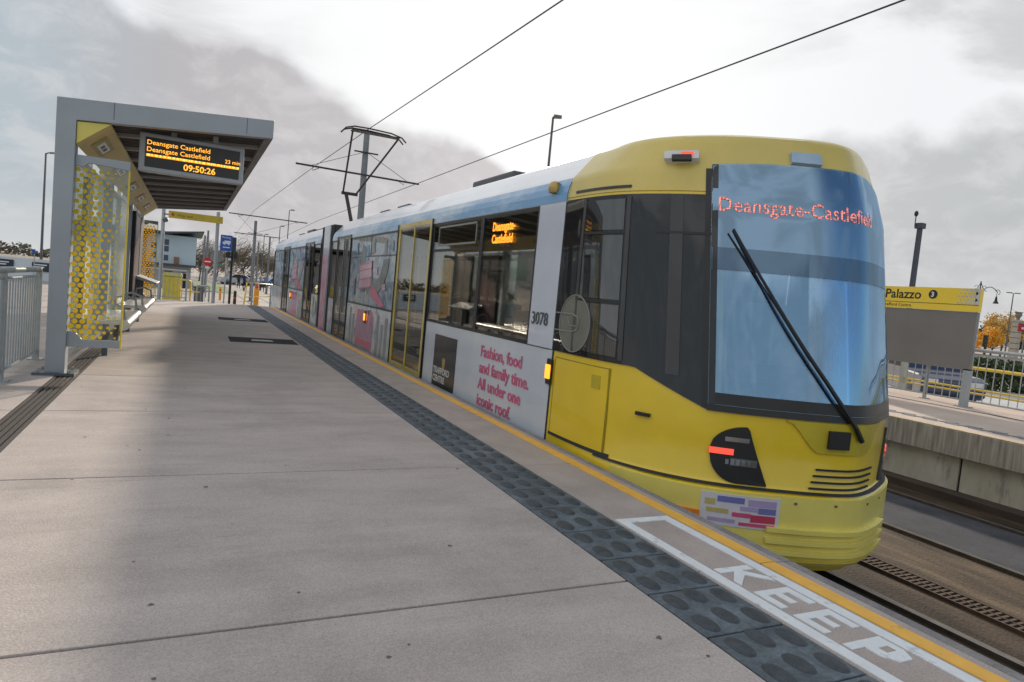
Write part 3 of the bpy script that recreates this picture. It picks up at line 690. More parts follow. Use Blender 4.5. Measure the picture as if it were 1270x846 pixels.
# section tables: (y0,y1,kind)
SEC = [(4.93, 5.40, 'pillar'), (5.40, 8.30, 'win'), (8.36, 9.92, 'door'), (9.98, 13.22, 'art'), (13.28, 14.55, 'ddoor'), (14.60, 15.22, 'winlow'),
       (16.70, 17.60, 'winlow'), (17.66, 18.95, 'ddoor'), (19.0, 22.2, 'art2'), (22.3, 23.6, 'ddoor'), (23.65, 26.31, 'winart')]
BZ = .735
for side in (0, 1):
    for a, c, k in SEC:
        if k in ('door', 'ddoor'): door(a, c, side, k == 'door'); continue
        low = WRAPW if k in ('win', 'pillar') else (ARTLOW if side == 0 else WRAP)
        sidepanel(a, c, -.5, BZ-.004, low, 'lower_panel', side)
        if k == 'pillar':
            pl = sidepanel(a+.01, c, BZ+.004, 1.98, mat('pale_lilac_vinyl', (.56, .61, .70), .3, coat=.5, var=.03), 'corner_pillar', side); continue
        x = (XL+.004, XL+.014) if side == 0 else (XR-.014, XR-.004)
        gm = {'win': GLASS, 'art': PRGL, 'art2': PRGL, 'winlow': GLASS, 'winart': PRGL}[k] if side == 0 else GLASSF
        wn = MB().box(x[0], x[1], a+.03, c-.03, BZ+.03, 1.95).build('window', gm, tram)
        f = MB(); xf = (XL, XL+.03) if side == 0 else (XR-.03, XR)
        f.box(*xf, a, a+.03, BZ, 1.98).box(*xf, c-.03, c, BZ, 1.98).box(*xf, a+.03, c-.03, BZ, BZ+.03).box(*xf, a+.03, c-.03, 1.95, 1.98)
        if k == 'win': f.box(xf[0], xf[1]-.005, 6.66, 6.74, BZ+.03, 1.95); f.box(xf[0], xf[1]-.005, 6.74, 8.27, 1.62, 1.65)
        if k in ('art', 'art2', 'winart'): f.box(xf[0]-.003, xf[1], a+.03, c-.03, 1.60, 1.615); f.box(xf[0]-.003, xf[1]-.005, (a+c)/2, (a+c)/2+.015, 1.615, 1.95)
        f.build('window_frame', BLACK, wn)
# seams between panels
b = MB()
for y in (4.93, 8.335, 9.95, 13.25, 14.575, 22.25, 23.625): b.box(XL+.002, XL+.02, y-.028, y+.028, -.5, 1.98)
b.each('panel_seam', BLACKM, tram)
# under-window belt line
MB().box(XL-.004, XL+.01, 5.0, 8.3, BZ-.004, BZ+.004).build('belt_line', BLACK, tram)
# opening hopper window + dark upper display panel on first window
MB().box(XL+.016, XL+.02, 5.44, 6.66, 1.52, 1.94).build('display_blind', mat('smoked_panel', (.05, .05, .042), .4), tram)
dd = MB().box(XL+.017, XL+.03, 5.60, 5.95, 1.30, 1.94).build('green_blind', mat('green_sticker', (.03, .30, .06), .5), tram)
text('Deansgate-\nCastlefield', .125, (XL-.001, 6.42, 1.80), (0, -1, 0), (0, 0, 1), LEDO, 'side_display', tram, th=.002, bold=.002, sx=.95)
b = MB()
for y0, y1 in ((6.86, 8.10),): b.box(XL+.0, XL+.018, y0, y0+.02, 1.70, 1.92).box(XL, XL+.018, y1-.02, y1, 1.70, 1.92).box(XL, XL+.018, y0, y1, 1.69, 1.71).box(XL, XL+.018, y0, y1, 1.91, 1.93)
b.build('hopper_window', mat('hopper_grey', (.25, .26, .25), .4), tram)
# numbers & emblem on the pillar
text('3078', .155, (XL-.004, 5.36, .93), (0, -1, 0), (0, 0, 1), mat('fleet_number', (.07, .08, .09), .4), 'fleet_number', tram, th=.003, bold=.002)
em = patch('round_emblem', mat('emblem_grey', (.20, .20, .17), .5), tram, yl(4.90), yl(4.44), 20, lambda s: .98-.235*sqrt(max(0, 1-((s-.26)/.235)**2)), lambda s: .98+.235*sqrt(max(0, 1-((s-.26)/.235)**2)), 4, .010, .004) if 0 else None
e_ = MB(); n = 30; rings = [MB()]
cs, cz = yl(4.93)+.33, .985
vs = [surf(cs, cz, .012)]+[surf(cs+.225*cos(2*pi*k/n), max(.745, cz+.225*sin(2*pi*k/n)), .012) for k in range(n)]
e_.add(vs, [(0, 1+k, 1+(k+1) % n) for k in range(n)])
eo = e_.build('round_emblem', mat('emblem_grey', (.17, .17, .145), .5), tram)
b = MB(); b.tube([surf(cs+.228*cos(2*pi*k/n), max(.742, cz+.228*sin(2*pi*k/n)), .014) for k in range(n+1)], .005, 4); b.build('emblem_ring', mat('emblem_pale', (.26, .27, .24), .5), eo)
b = MB(); rr = [(-.30, -.07), (-.02, -.07), (.05, -.05), (.07, 0), (.05, .05), (-.02, .07), (-.30, .07)]
b.tube([surf(cs+u, cz+v, .015) for u, v in rr], .006, 4); b.tube([surf(cs+u, cz+v, .015) for u, v in [(-.10, .05), (-.06, -.02), (.04, -.02)]], .006, 4)
b.build('emblem_outline', mat('emblem_pale', (.45, .46, .42), .5), eo)
# adverts on the lower panels
tx = 'Fashion, food\nand family time.\nAll under one\niconic roof.'
text(tx, .165, (XL-.003, 6.44, .50), (0, -1, 0), (0, 0, 1), mat('crimson_print', (.60, .12, .24), .4), 'slogan', tram, th=.003, bold=.0035, lead=1.02, sx=1.1)
ps = MB().box(XL-.005, XL-.0005, 7.14, 7.90, -.16, .60).build('black_poster', mat('poster_black', (.028, .026, .024), .3, coat=.4), tram)
MB().lathe([(.0, -.06), (.07, -.03), (.085, .04), (.04, .1), (0, .12)], (0, 0, 0), 12).build('x', BLACK) if 0 else None
b = MB(); b.slab([(XL-.006, 7.52+.055*a, .26+.09*c) for a, c in ((-1, .6), (-.75, -.4), (0, -1.1), (.75, -.4), (1, .6), (.45, .9), (0, .7), (-.45, .9))], -.002, (1, 0, 0)); b.build('gold_crest', mat('crest_gold', (.35, .25, .10), .4), ps)
text('TRAFFORD\nCENTRE', .105, (XL-.0065, 7.865, .135), (0, -1, 0), (0, 0, 1), mat('poster_silver', (.55, .57, .58), .4), 'poster_lettering', ps, th=.002, bold=.003, sx=1.08, lead=.95)
b = MB()
for y in (8.2, 5.2, 5.9, 12.9, 10.4, 19.2): b.box(XL-.004, XL, y-.05, y+.03, -.09, -.04)
b.each('orange_reflector', mat('orange_reflector2', (.75, .25, .08), .4), tram)
# amber side repeaters with black housings
for y in (4.93, 11.62, 21.4):
    h = MB().box(XL-.02, XL-.004, y-.045, y+.045, .44, .66).build('side_repeater', BLACK, tram, bevel=.01)
    MB().box(XL-.034, XL-.02, y-.038, y+.038, .49, .61).build('repeater_lens', AMBER, h, bevel=.006)
# art print on window+panel between the doors: grey ring, pink boards
def artpanel(y0, y1):
    pr = MB(); cy, cz_, R0, R1 = y0+.42*(y1-y0), 1.55, .62, .98; n = 22
    pts = []
    for k in range(n+1):
        a = pi+pi*1.15*k/n
        pts.append((a, R0, R1))
    vs = []
    for a, r0, r1 in pts:
        for r in (r0, r1):
            z = cz_+r*.62*sin(a); y = cy+r*cos(a)
            vs.append((XL-.004, min(y1-.04, max(y0+.04, y)), min(1.96, max(BZ+.02, z))))
    pr.add(vs, [(2*k, 2*k+1, 2*k+3, 2*k+2) for k in range(n)])
    o = pr.build('printed_arch', mat('arch_print', (.24, .26, .27), .4, var=.3, scale=8), tram)
    b = MB().slab([(XL-.006, y0+u*(y1-y0), z) for u, z in ((.45, 1.08), (.72, 1.02), (.72, 1.46), (.45, 1.54))], -.002, (1, 0, 0))
    q = b.build('pink_board', PINKP, tram)
    b = MB()
    for dz in (0, .16, .32, .46): b.slab([(XL-.009, y0+u*(y1-y0), z+dz*(1 if dz < .4 else .93)) for u, z in ((.445, 1.07), (.725, 1.01), (.725, 1.035), (.445, 1.095))], -.002, (1, 0, 0))
    b.each('board_stripe', PINK, q)
    b = MB().slab([(XL-.006, y0+u*(y1-y0), z) for u, z in ((.14, .80), (.24, .77), (.45, .93), (.44, 1.10), (.35, 1.07))], -.002, (1, 0, 0))
    b.build('pink_banner', PINK, tram)
    w = (y1-y0)
    b = MB().box(XL-.006, XL-.001, y0+.34*w, y0+.72*w, -.0, .60); q = b.build('pink_block', mat('pink_block_print', (.52, .16, .26), .4, col2=(.42, .40, .52), scale=6, stretch=(1, 3, .6)), tram)
    b = MB()
    for u in (.37, .45, .53, .61, .67): b.box(XL-.009, XL-.006, y0+u*w, y0+(u+.035)*w, .44, .66)
    b.box(XL-.009, XL-.006, y0+.35*w, y0+.71*w, .06, .14); b.each('block_stripe', PINK, q)
    b = MB()
    for u, z1 in ((.06, .62), (.14, .50), (.22, .64), (.78, .55), (.86, .66)): b.box(XL-.005, XL-.001, y0+u*w, y0+(u+.045)*w, -.42, z1)
    b.each('printed_column', mat('column_print', (.33, .34, .33), .4, var=.3, scale=8, stretch=(1, 1, .4)), tram)
artpanel(9.98, 13.22); artpanel(19.0, 22.2)
AC = [mat('print_grey', (.32, .34, .36), .4), mat('print_white', (.62, .64, .66), .4), PINKP, mat('print_slate', (.14, .17, .20), .4), mat('print_sky', (.26, .44, .62), .4)]
rs = random.Random(5)
for y0, y1, z0, z1, n_ in ((10.05, 13.1, .80, 1.92, 16), (10.05, 13.1, -.35, .68, 12), (19.1, 22.1, .80, 1.92, 12), (19.1, 22.1, -.35, .68, 8), (14.62, 15.2, -.3, .68, 4), (16.72, 17.58, -.3, .68, 5), (23.7, 26.2, -.3, 1.9, 14)):
    bs = [MB() for _ in AC]
    for i in range(n_):
        y = rs.uniform(y0, y1-.35); z = rs.uniform(z0, z1-.2); w_ = rs.uniform(.06, .30); h_ = rs.uniform(.08, .34); k_ = rs.randrange(5); a_ = rs.uniform(-.35, .35)
        yb, zb_ = min(y+w_, y1), min(z+h_, z1)
        e = .0012+.00035*i
        bs[k_].slab([(XL-e, y, z), (XL-e, yb, min(z1, z+a_*w_*.6+.0)), (XL-e, yb, min(z1, zb_+a_*w_*.6)), (XL-e, y+w_*.15, zb_)], -.0003, (1, 0, 0))
    for b_, m_ in zip(bs, AC):
        if b_.v: b_.build('printed_artwork', m_, tram)
# articulation: two bellows and a pink printed mid panel
b = MB()
for a, c in ((AR[0]-.05, AR[0]+.34), (AR[1]-.34, AR[1]+.05)):
    y = a
    while y < c-.01:
        e = .0 if int(round((y-a)/.065)) % 2 else .035
        b.box(XL+.02+e, XR-.02-e, y, y+.0655, -.5, 2.36-e)
        y += .065
b.build('bellows', mat('bellows_rubber', (.045, .045, .05), .7), tram)
mp_ = MB().box(XL, XR, AR[0]+.34, AR[1]-.34, -.5, 2.36).build('gangway_panel', WRAPW, tram)
MB().box(XL-.006, XL-.001, AR[0]+.36, AR[1]-.36, -.2, 1.7).build('pink_gangway_print', mat('pink_gangway', (.60, .45, .52), .4, col2=(.55, .12, .25), scale=5), mp_)
# underframe / floor / interior
MB().box(XL+.1, XR-.1, 5.2, 15.1, -.62, -.42).box(XL+.1, XR-.1, 16.8, 26.1, -.62, -.42).each('underframe', BLACKM, tram)
fl = MB().box(XL+.035, XR-.035, 5.0, 15.2, -.1, -.03).box(XL+.035, XR-.035, 16.7, 26.2, -.1, -.03).build('floor', FLOORI, tram)
MB().box(XL+.035, XR-.035, 4.95, 15.2, 1.88, 1.90).box(XL+.035, XR-.035, 16.7, 26.2, 1.88, 1.90).build('ceiling', INTER, tram)
MB().box(XL+.05, XR-.05, 4.94, 4.99, -.05, 1.88).build('cab_bulkhead', BLACKM, tram)
# bogies
for y in (6.2, 14.4, 17.5, 25.0):
    bg = MB().box(XL+.35, XR-.35, y-.8, y+.8, -.72, -.5).each('bogie', BLACKM, tram)
    for dy in (-.6, .6):
        for x in (TX[0]-.06, TX[1]-.06):
            MB().disc((x, y+dy, GZ+.30), .29, (0, 1, 0), (0, 0, 1), 20, .12).build('wheel', RUST, bg)
# seats
def seat(x, y, face, parent):
    s = MB(); d_ = face
    s.box(x-.21, x+.21, y-.21, y+.21, .36, .44); s.box(x-.21, x+.21, y-.24*d_-.035, y-.24*d_+.035, .42, 1.02)
    o = s.build('seat', SEATM, parent, bevel=.03)
    MB().box(x-.18, x+.18, y-.15, y+.15, -.03, .36).build('seat_base', INTER, o)
for y in (5.6, 6.3, 7.0, 7.7, 10.4, 11.1, 11.9, 12.6, 20.0, 21.2):
    fc = 1 if int(y*10) % 2 else -1
    for x in (XL+.35, XR-.35, XR-.80): seat(x, y, fc, tram)
b = MB()
for x in (3.55, 4.66):
    for y in (5.5, 6.9, 8.2, 10.1, 11.5, 13.1, 14.8, 17.2): b.tube([(x, y, -.03), (x, y, 1.88)], .018, 6)
    b.tube([(x, 5.2, 1.75), (x, 15.0, 1.75)], .018, 6)
b.each('grab_pole', YRAIL, tram)
MB().box(XL+.9, XL+1.25, 7.0, 7.05, .2, 1.5).build('partition_advert', mat('advert_red', (.30, .07, .09), .5, var=.4, scale=5), tram)
# roof equipment and pantograph
b = MB()
for a_, c_, h_ in ((7.45, 8.75, .21), (11.8, 12.5, .17), (13.2, 13.8, .17), (20.2, 21.4, .17), (22.2, 23.4, .22), (24.4, 25.3, .18)): b.box(3.42, 4.8, a_, c_, 2.44, 2.455+h_)
b.each('roof_equipment', mat('roof_box_grey', (.10, .10, .11), .6), tram, bevel=.03)
pg = thing
PY = 18.5
pan = MB(); pan.box(3.6, 4.6, PY+.2, PY+1.3, 2.46, 2.62).build('pantograph_base', GREYD, tram)
b = MB(); IRON = mat('pantograph_iron', (.05, .04, .035), .6, metal=.3)
knee = (XC-.30, PY+1.2, 3.62)
b.tube([(XC-.12, PY+.5, 2.6), (XC-.28, PY+1.0, 3.62)], .05, 6)
b.tube([(XC-.40, PY+1.0, 3.60), (XC+.05, PY+1.0, 3.60)], .045, 6)
b.tube([(XC-.36, PY+1.0, 3.6), (XC-.42, PY, 5.12)], .026, 6); b.tube([(XC-.0, PY+1.0, 3.6), (XC+.82, PY, 5.12)], .026, 6)
b.tube([(XC-.38, PY+.6, 4.12), (XC+.30, PY+.6, 4.12)], .018, 6)
po = b.build('pantograph_arm', IRON, tram)
b = MB()
for dy in (-.14, .14):
    pts = [(XC-.70, PY+dy, 5.08), (XC-.62, PY+dy, 5.17), (XC-.40, PY+dy, 5.24), (XC, PY+dy, 5.25), (XC+.6, PY+dy, 5.23), (XC+.9, PY+dy, 5.16), (XC+1.02, PY+dy, 5.05)]
    b.tube(pts, .022, 6)
b.box(XC-.45, XC+.85, PY-.14, PY+.14, 5.15, 5.17); b.build('pantograph_head', IRON, po)

# ================================================================== NEAR SHELTER
CY0, CY1 = 7.6, 17.9
sh = thing('tram_shelter', 'long grey tram shelter with flat canopy and yellow dotted glass end screen', 'shelter', (-.6, 12.7, 0))
# fascia (front) with inverted L outline
fo = [(-1.20, 2.20), (-1.20, 2.60), (.70, 2.745), (.70, 2.56), (-1.04, 2.415), (-1.04, 2.205)]
MB().prism(fo, CY0, CY0+.10).build('canopy_fascia', GREY, sh, bevel=.004)
b = MB()
for x in (-.74, .44): b.box(x-.003, x+.003, CY0-.002, CY0, 2.44+(x+1.2)*.075, 2.60+(x+1.2)*.075)
b.each('fascia_joint', GREYD, sh)
MB().prism([(-1.20, 2.50), (-1.20, 2.598), (.70, 2.742), (.70, 2.70)], CY0+.1, CY1).build('canopy_roof', GREY, sh)
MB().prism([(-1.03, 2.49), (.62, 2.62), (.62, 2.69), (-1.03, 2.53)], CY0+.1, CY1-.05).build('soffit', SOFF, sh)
MB().prism([(.62, 2.545), (.70, 2.56), (.70, 2.70), (.62, 2.69)], CY0+.1, CY1).build('canopy_edge_channel', mat('channel_grey', (.22, .21, .20), .5, var=.1, scale=6), sh)
b = MB(); k = 0; y = CY0+.75
while y < CY1: b.prism([(-.80, 2.44), (.619, 2.555), (.619, 2.63), (-.80, 2.515)], y, y+.07); y += .92
b.each('roof_beam', SOFFB, sh)
b = MB(); y = CY0+.16
while y < CY1: b.prism([(-.80, 2.475), (.619, 2.59), (.619, 2.62), (-.80, 2.50)], y, y+.03); y += .115
b.each('soffit_rib', mat('soffit_rib', (.12, .105, .095), .7), sh)
b = MB(); b.prism([(-1.20, 2.36), (-1.20, 2.60), (.70, 2.742), (.70, 2.56)], CY1, CY1+.08); b.build('canopy_end', GREY, sh)
# yellow triangular service box running along the back
MB().prism([(-1.035, 2.405), (-.765, 2.425), (-1.035, 2.20)], CY0+.02, CY0+.045).build('box_end_panel', YELS, sh)
bx = MB().prism([(-1.035, 2.44), (-.765, 2.44), (-.765, 2.42), (-1.035, 2.19)], CY0+.05, CY1-.1).build('service_box', YELDIM, sh)
# light / speaker fittings on the slanting face
import itertools
fd = Vector((.27, 0, .23)).normalized(); fn = Vector((fd.z, 0, -fd.x))
for y in (8.35, 10.3, 12.3, 14.2, 16.2):
    c0 = Vector((-.90, y, 2.305))
    def rect(u, v, off):
        return [c0+fd*(a*u)+Vector((0, q*v, 0))+fn*off for a, q in ((-1, -1), (1, -1), (1, 1), (-1, 1))]
    l_ = MB().slab(rect(.085, .38, .001), .012, fn).build('light_fitting', mat('fitting_olive', (.44, .36, .14), .5), bx)
    MB().slab(rect(.045, .26, .013), .004, fn).build('fitting_lens', mat('lens_pale', (.62, .64, .62), .3), l_)
    b = MB()
    for dy in (-.08, .10): c1 = c0+Vector((0, dy, 0)); b.slab([c1+fd*(a*.022)+Vector((0, q*.05, 0))+fn*.018 for a, q in ((-1, -1), (1, -1), (1, 1), (-1, 1))], .002, fn)
    b.each('fitting_symbol', BLACK, l_)
# posts
b = MB()
for y in (CY0, 11.0, 14.4, CY1-.12):
    b.box(-1.20, -1.04, y, y+.18, .0, 2.21 if y == CY0 else 2.5)
b.each('support_post', GREY, sh, bevel=.006)
b = MB()
for y in (CY0, 11.0, 14.4, CY1-.12): b.box(-1.29, -.95 if y == CY0 else -1.03, y-.07, y+.25, .0, .025)
b.each('base_plate', GREYD, sh)
b = MB()
for y in (CY0, 11.0, 14.4, CY1-.12):
    for dx in (-1.25, -1.0):
        for dy in (-.04, .22): b.tube([(dx, y+dy, .025), (dx, y+dy, .05)], .014, 6)
b.each('anchor_bolt', GALV, sh)
# end screens
def end_screen(Y, xr_, dm, near):
    b = MB().prism([(-1.04, 2.0), (-1.04, 2.105), (xr_, 2.105), (xr_, 2.02), (-.93, 2.04), (-.97, 2.0)], Y, Y+.035)
    b.prism([(-1.04, .42), (-1.04, .27), (xr_, .27), (xr_, .345), (-.92, .345), (-.98, .42)], Y, Y+.035)
    o = b.each('screen_frame', GREY, sh, bevel=.003)
    MB().box(-1.038, xr_, Y+.012, Y+.022, .345, 2.04).build('screen_glass', GLASSC, o)
    MB().box(xr_-.012, xr_+.003, Y-.002, Y+.03, .27, 2.02).build('screen_edge_strip', mat('edge_yellow', (.75, .58, .03), .4), o)
    d_ = MB(); p = .056; r_ = 0; z = .37
    while z < 2.0:
        for i in range(8):
            x = -1.015+i*.062+(.031 if r_ % 2 else 0)
            if x > xr_-.03: continue
            fr = (x+1.04)/(xr_+1.04)
            q = .0235-.017*max(0, fr-.38)/.62-.003*(z > 1.6)
            if fr > .55 and random.random() < (fr-.55)*.8: continue
            d_.disc((x, Y+.008, z), q if near else .0225, (-1, 0, 0), (0, 0, 1), 12, .004)
        z += .050; r_ += 1
    d_.build('dot_pattern', dm, o)
end_screen(CY0+.05, -.585, DOTY, True); end_screen(CY1-.08, -.74, DOTO, False)
# back wall: glass panels, mullions, posters
b = MB()
for y in [CY0+.4+i*1.15 for i in range(9)]: b.box(-1.13, -1.08, y, y+.05, .12, 2.4)
b.box(-1.13, -1.08, CY0+.2, CY1, .08, .13); b.box(-1.13, -1.08, CY0+.2, CY1, 2.1, 2.16)
b.each('mullion', STEEL, sh)
MB().box(-1.11, -1.10, CY0+.2, CY1-.1, .13, 2.1).build('back_glass', GLASSC, sh)
MB().box(-1.09, -1.05, 8.62, 9.1, .35, 2.0).build('poster_case', BLACK, sh)
b = MB(); b.box(-1.049, -1.044, 8.66, 9.06, .5, 1.95); b.build('poster', mat('poster_paper', (.50, .50, .47), .5, col2=(.10, .09, .09), scale=9, lo=.5, hi=.6), sh)
pc = MB().box(-1.09, -.98, 14.62, 15.9, .35, 2.08).build('poster_case', BLACK, sh)
MB().box(-.979, -.975, 14.7, 15.8, .45, 2.0).build('poster', mat('dark_poster', (.05, .04, .045), .3, col2=(.12, .05, .06), scale=4), pc)
MB().box(-1.09, -1.0, 16.4, 17.4, .30, 2.08).build('poster_case', BLACK, sh)
MB().box(-1.09, -1.03, 12.2, 13.6, .30, 2.08).build('poster_case', STEEL, sh)

# perforated metal benches
def bench(y0, y1, lab, back):
    t = thing('bench', lab, 'bench', (-.8, (y0+y1)/2, 0), 'metal benches under the shelter')
    b = MB(); pr = []
    for k in range(9): a = -pi/2+pi*k/8; pr.append((-.66+.06*cos(a), .40+.06*sin(a)))
    pr += [(-1.0, .435), (-1.0, .405), (-.70, .40), (-.70, .34)]
    b.prism(pr, y0, y1); b.build('seat', STEEL, t, smooth=True)
    lg = MB()
    for y in (y0+.3, y1-.35): lg.box(-.90, -.84, y, y+.05, 0, .40)
    b2 = lg.each('leg', GREYD, t)
    if back: MB().prism([(-1.02, .62), (-.99, .60), (-.78, .84), (-.81, .86)], y0+.2, y1-.2).build('backrest', STEEL, t, bevel=.01)
    b = MB()
    for y in (y0+.02, y1-.05):
        b.tube([(-.95, y, .42), (-.92, y, .62), (-.80, y, .65), (-.68, y, .60), (-.66, y, .45)], .018, 6)
    b.each('armrest', GALV, t, smooth=True)
bench(8.9, 10.9, 'stainless steel bench nearest the dotted glass screen', False)
bench(12.1, 14.9, 'stainless steel bench farther along under the shelter', False)
lr = thing('lean_rail', 'sloping pale metal perch seat at the far end of the shelter', 'perch seat', (-.85, 15.9, 0))
MB().prism([(-1.0, .80), (-.62, .70), (-.60, .74), (-.98, .86)], 15.3, 16.8).build('perch', GALV, lr, bevel=.01)
MB().box(-.98, -.9, 15.5, 15.56, 0, .8).box(-.98, -.9, 16.5, 16.56, 0, .8).each('leg', GREYD, lr)

# departure board
db = thing('departure_board', 'grey framed departure board with orange lettering hung under the canopy', 'display', (-.05, 8.0, 2.1))
A_ = (-.545, .455, 2.085, 2.475)
MB().box(A_[0], A_[1], 8.0, 8.14, A_[2], A_[3]).build('board_case', mat('board_case', (.40, .43, .46), .4, var=.03), db, bevel=.012)
sc = MB().box(A_[0]+.055, A_[1]-.045, 7.994, 8.0, A_[2]+.045, A_[3]-.045).build('board_screen', mat('screen_black', (.025, .022, .02), .25), db)
MB().box(-.26, -.21, 8.04, 8.10, 2.47, 2.58).box(.14, .19, 8.04, 8.10, 2.47, 2.60).each('hanger', GALV, db)
rt, up = (1, 0, 0), (0, 0, 1)
LA = emat('amber_text', (1.0, .42, .03), 1.5)
text('Deansgate Castlefield', .066, (-.478, 7.992, 2.358), rt, up, LA, 'board_text', sc, th=.001, bold=.0003, sx=1.04)
text('Deansgate Castlefield', .066, (-.478, 7.992, 2.288), rt, up, LA, 'board_text', sc, th=.001, bold=.0003, sx=1.04)
text('23 min', .056, (.265, 7.992, 2.285), rt, up, LA, 'board_text', sc, th=.001, bold=.0003)
text('09:50:26', .090, (-.13, 7.992, 2.145), rt, up, LA, 'board_clock', sc, th=.001, bold=.0015)
b = MB().box(-.478, .40, 7.9915, 7.993, 2.236, 2.262); b.build('board_ticker', emat('ticker_amber', (1.0, .36, .02), 1.1), sc)
b = MB()
x = -.47
while x < .39:
    w = random.uniform(.01, .03); b.box(x, x+w, 7.991, 7.9925, 2.24+random.uniform(0, .006), 2.262); x += w+random.uniform(.006, .02)
b.build('ticker_lettering', emat('ticker_bright', (1.0, .55, .08), 1.6), sc)

# ================================================================== POST-AND-RAIL THINGS
def fence(name, label, A, B, h, m, pitch=.105, post=1.6, group=None, z0=0.0, toprail=.03, posts=True, r=.009):
    A = Vector(A); B = Vector(B); d_ = B-A; n = d_.length; u = d_/n
    t = thing(name, label, 'railing', (A+B)/2, group)
    Z = Vector((0, 0, 1))
    MB().tube([A+Z*h, B+Z*h], toprail, 10).build('handrail', m, t, smooth=True)
    MB().tube([A+Z*.09, B+Z*.09], .016, 6).tube([A+Z*(h-.07), B+Z*(h-.07)], .012, 6).build('bottom_rail', m, t)
    b = MB(); k = int(n/pitch)
    for i in range(1, k): p = A+u*(n*i/k); b.tube([p+Z*.09, p+Z*(h-.07)], r, 5)
    bo = b.each('baluster', m, t) if k < 100 else b.build('balusters', m, t)
    b = MB(); k = max(1, round(n/post))
    for i in range(k+1):
        p = A+u*(n*i/k); b.box(p.x-.028, p.x+.028, p.y-.02, p.y+.02, p.z, p.z+h-.01)
        b.box(p.x-.07, p.x+.07, p.y-.06, p.y+.06, p.z, p.z+.012)
    b.each('post', m, t); return t
fence('railing', 'grey vertical bar railing with thick handrail at left edge of the platform', (-1.45, 5.6, 0), (-1.45, 8.65, 0), .97, GALV, .105)
fence('railing', 'pale metal railing along the back of the opposite platform', (12.15, 2.2, 0), (12.15, 24, 0), .97, GALV, .135, 2.75)
# yellow double barrier beyond
ybr = thing('crash_barrier', 'yellow horizontal bars behind the opposite platform railing', 'barrier', (14.6, 9, 0))
for z, dz in ((.585, 0), (.17, 0), (.09, 0)): MB().tube([(13.6, 2, z), (15.2, 26, z)], .032 if z > .5 else .02, 8).build('rail', YRAIL, ybr, smooth=True)
b = MB()
for i in range(8): x = 13.64+1.6*i/7*1.0; y = 3.0+i*3.2; b.box(x-.05, x+.05, y-.05, y+.05, GZ, .64)
b.each('post', mat('barrier_post', (.45, .47, .42), .5), ybr)

# far name sign
fs_ = thing('station_sign', 'yellow topped grey station name board reading Trafford Palazzo on opposite platform', 'sign', (11.8, 8.2, 0))
SX = 11.8; SY0, SY1 = 6.74, 10.4
MB().box(SX, SX+.06, SY0, SY1, .62, 1.60).build('sign_panel', mat('grey_glass_panel', (.19, .18, .17), .35, var=.08, scale=1.2), fs_)
MB().box(SX-.02, SX+.07, SY0-.02, SY1, 1.605, 1.995).build('name_header', SIGNY, fs_)
MB().box(SX-.024, SX-.021, SY0-.02, SY1, 1.712, 1.720).build('header_line', BLACK, fs_)
text('Trafford Palazzo', .235, (SX-.022, 9.27, 1.785), (0, -1, 0), up, BLACK, 'name_lettering', fs_, th=.002, bold=.003, sx=1.0)
text('for The Trafford Centre', .085, (SX-.022, 8.72, 1.635), (0, -1, 0), up, mat('brown_letter', (.16, .10, .03), .5), 'name_lettering', fs_, th=.002)
MB().disc((SX-.021, 7.505, 1.872), .078, (0, -1, 0), (0, 0, 1), 24, .003).build('zone_roundel', BLACK, fs_)
text('3', .12, (SX-.025, 7.54, 1.83), (0, -1, 0), up, WHITEP, 'zone_number', fs_, th=.002, bold=.004)
b = MB(); CH = mat('sign_chequer', (.50, .50, .47), .5)
for i in range(5):
    for j in range(5):
        y = 7.06-.062*i-(.031 if j % 2 else 0); z = 1.745+.056*j; q = .018+.004*i
        b.slab([(SX-.021, y-q, z), (SX-.021, y, z+q), (SX-.021, y+q, z), (SX-.021, y, z-q)], -.002, (1, 0, 0))
b.box(SX-.023, SX-.0205, SY0-.019, SY0+.045, 1.722, 1.993)
b.build('header_chequer', CH, fs_)
b = MB()
for y in (6.74, 9.6): b.box(SX+.0, SX+.11, y, y+.10, 0, .64); b.box(SX-.05, SX+.16, y-.05, y+.15, 0, .015)
b.each('sign_post', GREY, fs_)
MB().box(SX+.062, SX+.09, SY0, SY0+.06, .62, 1.6).build('panel_edge', GREY, fs_)

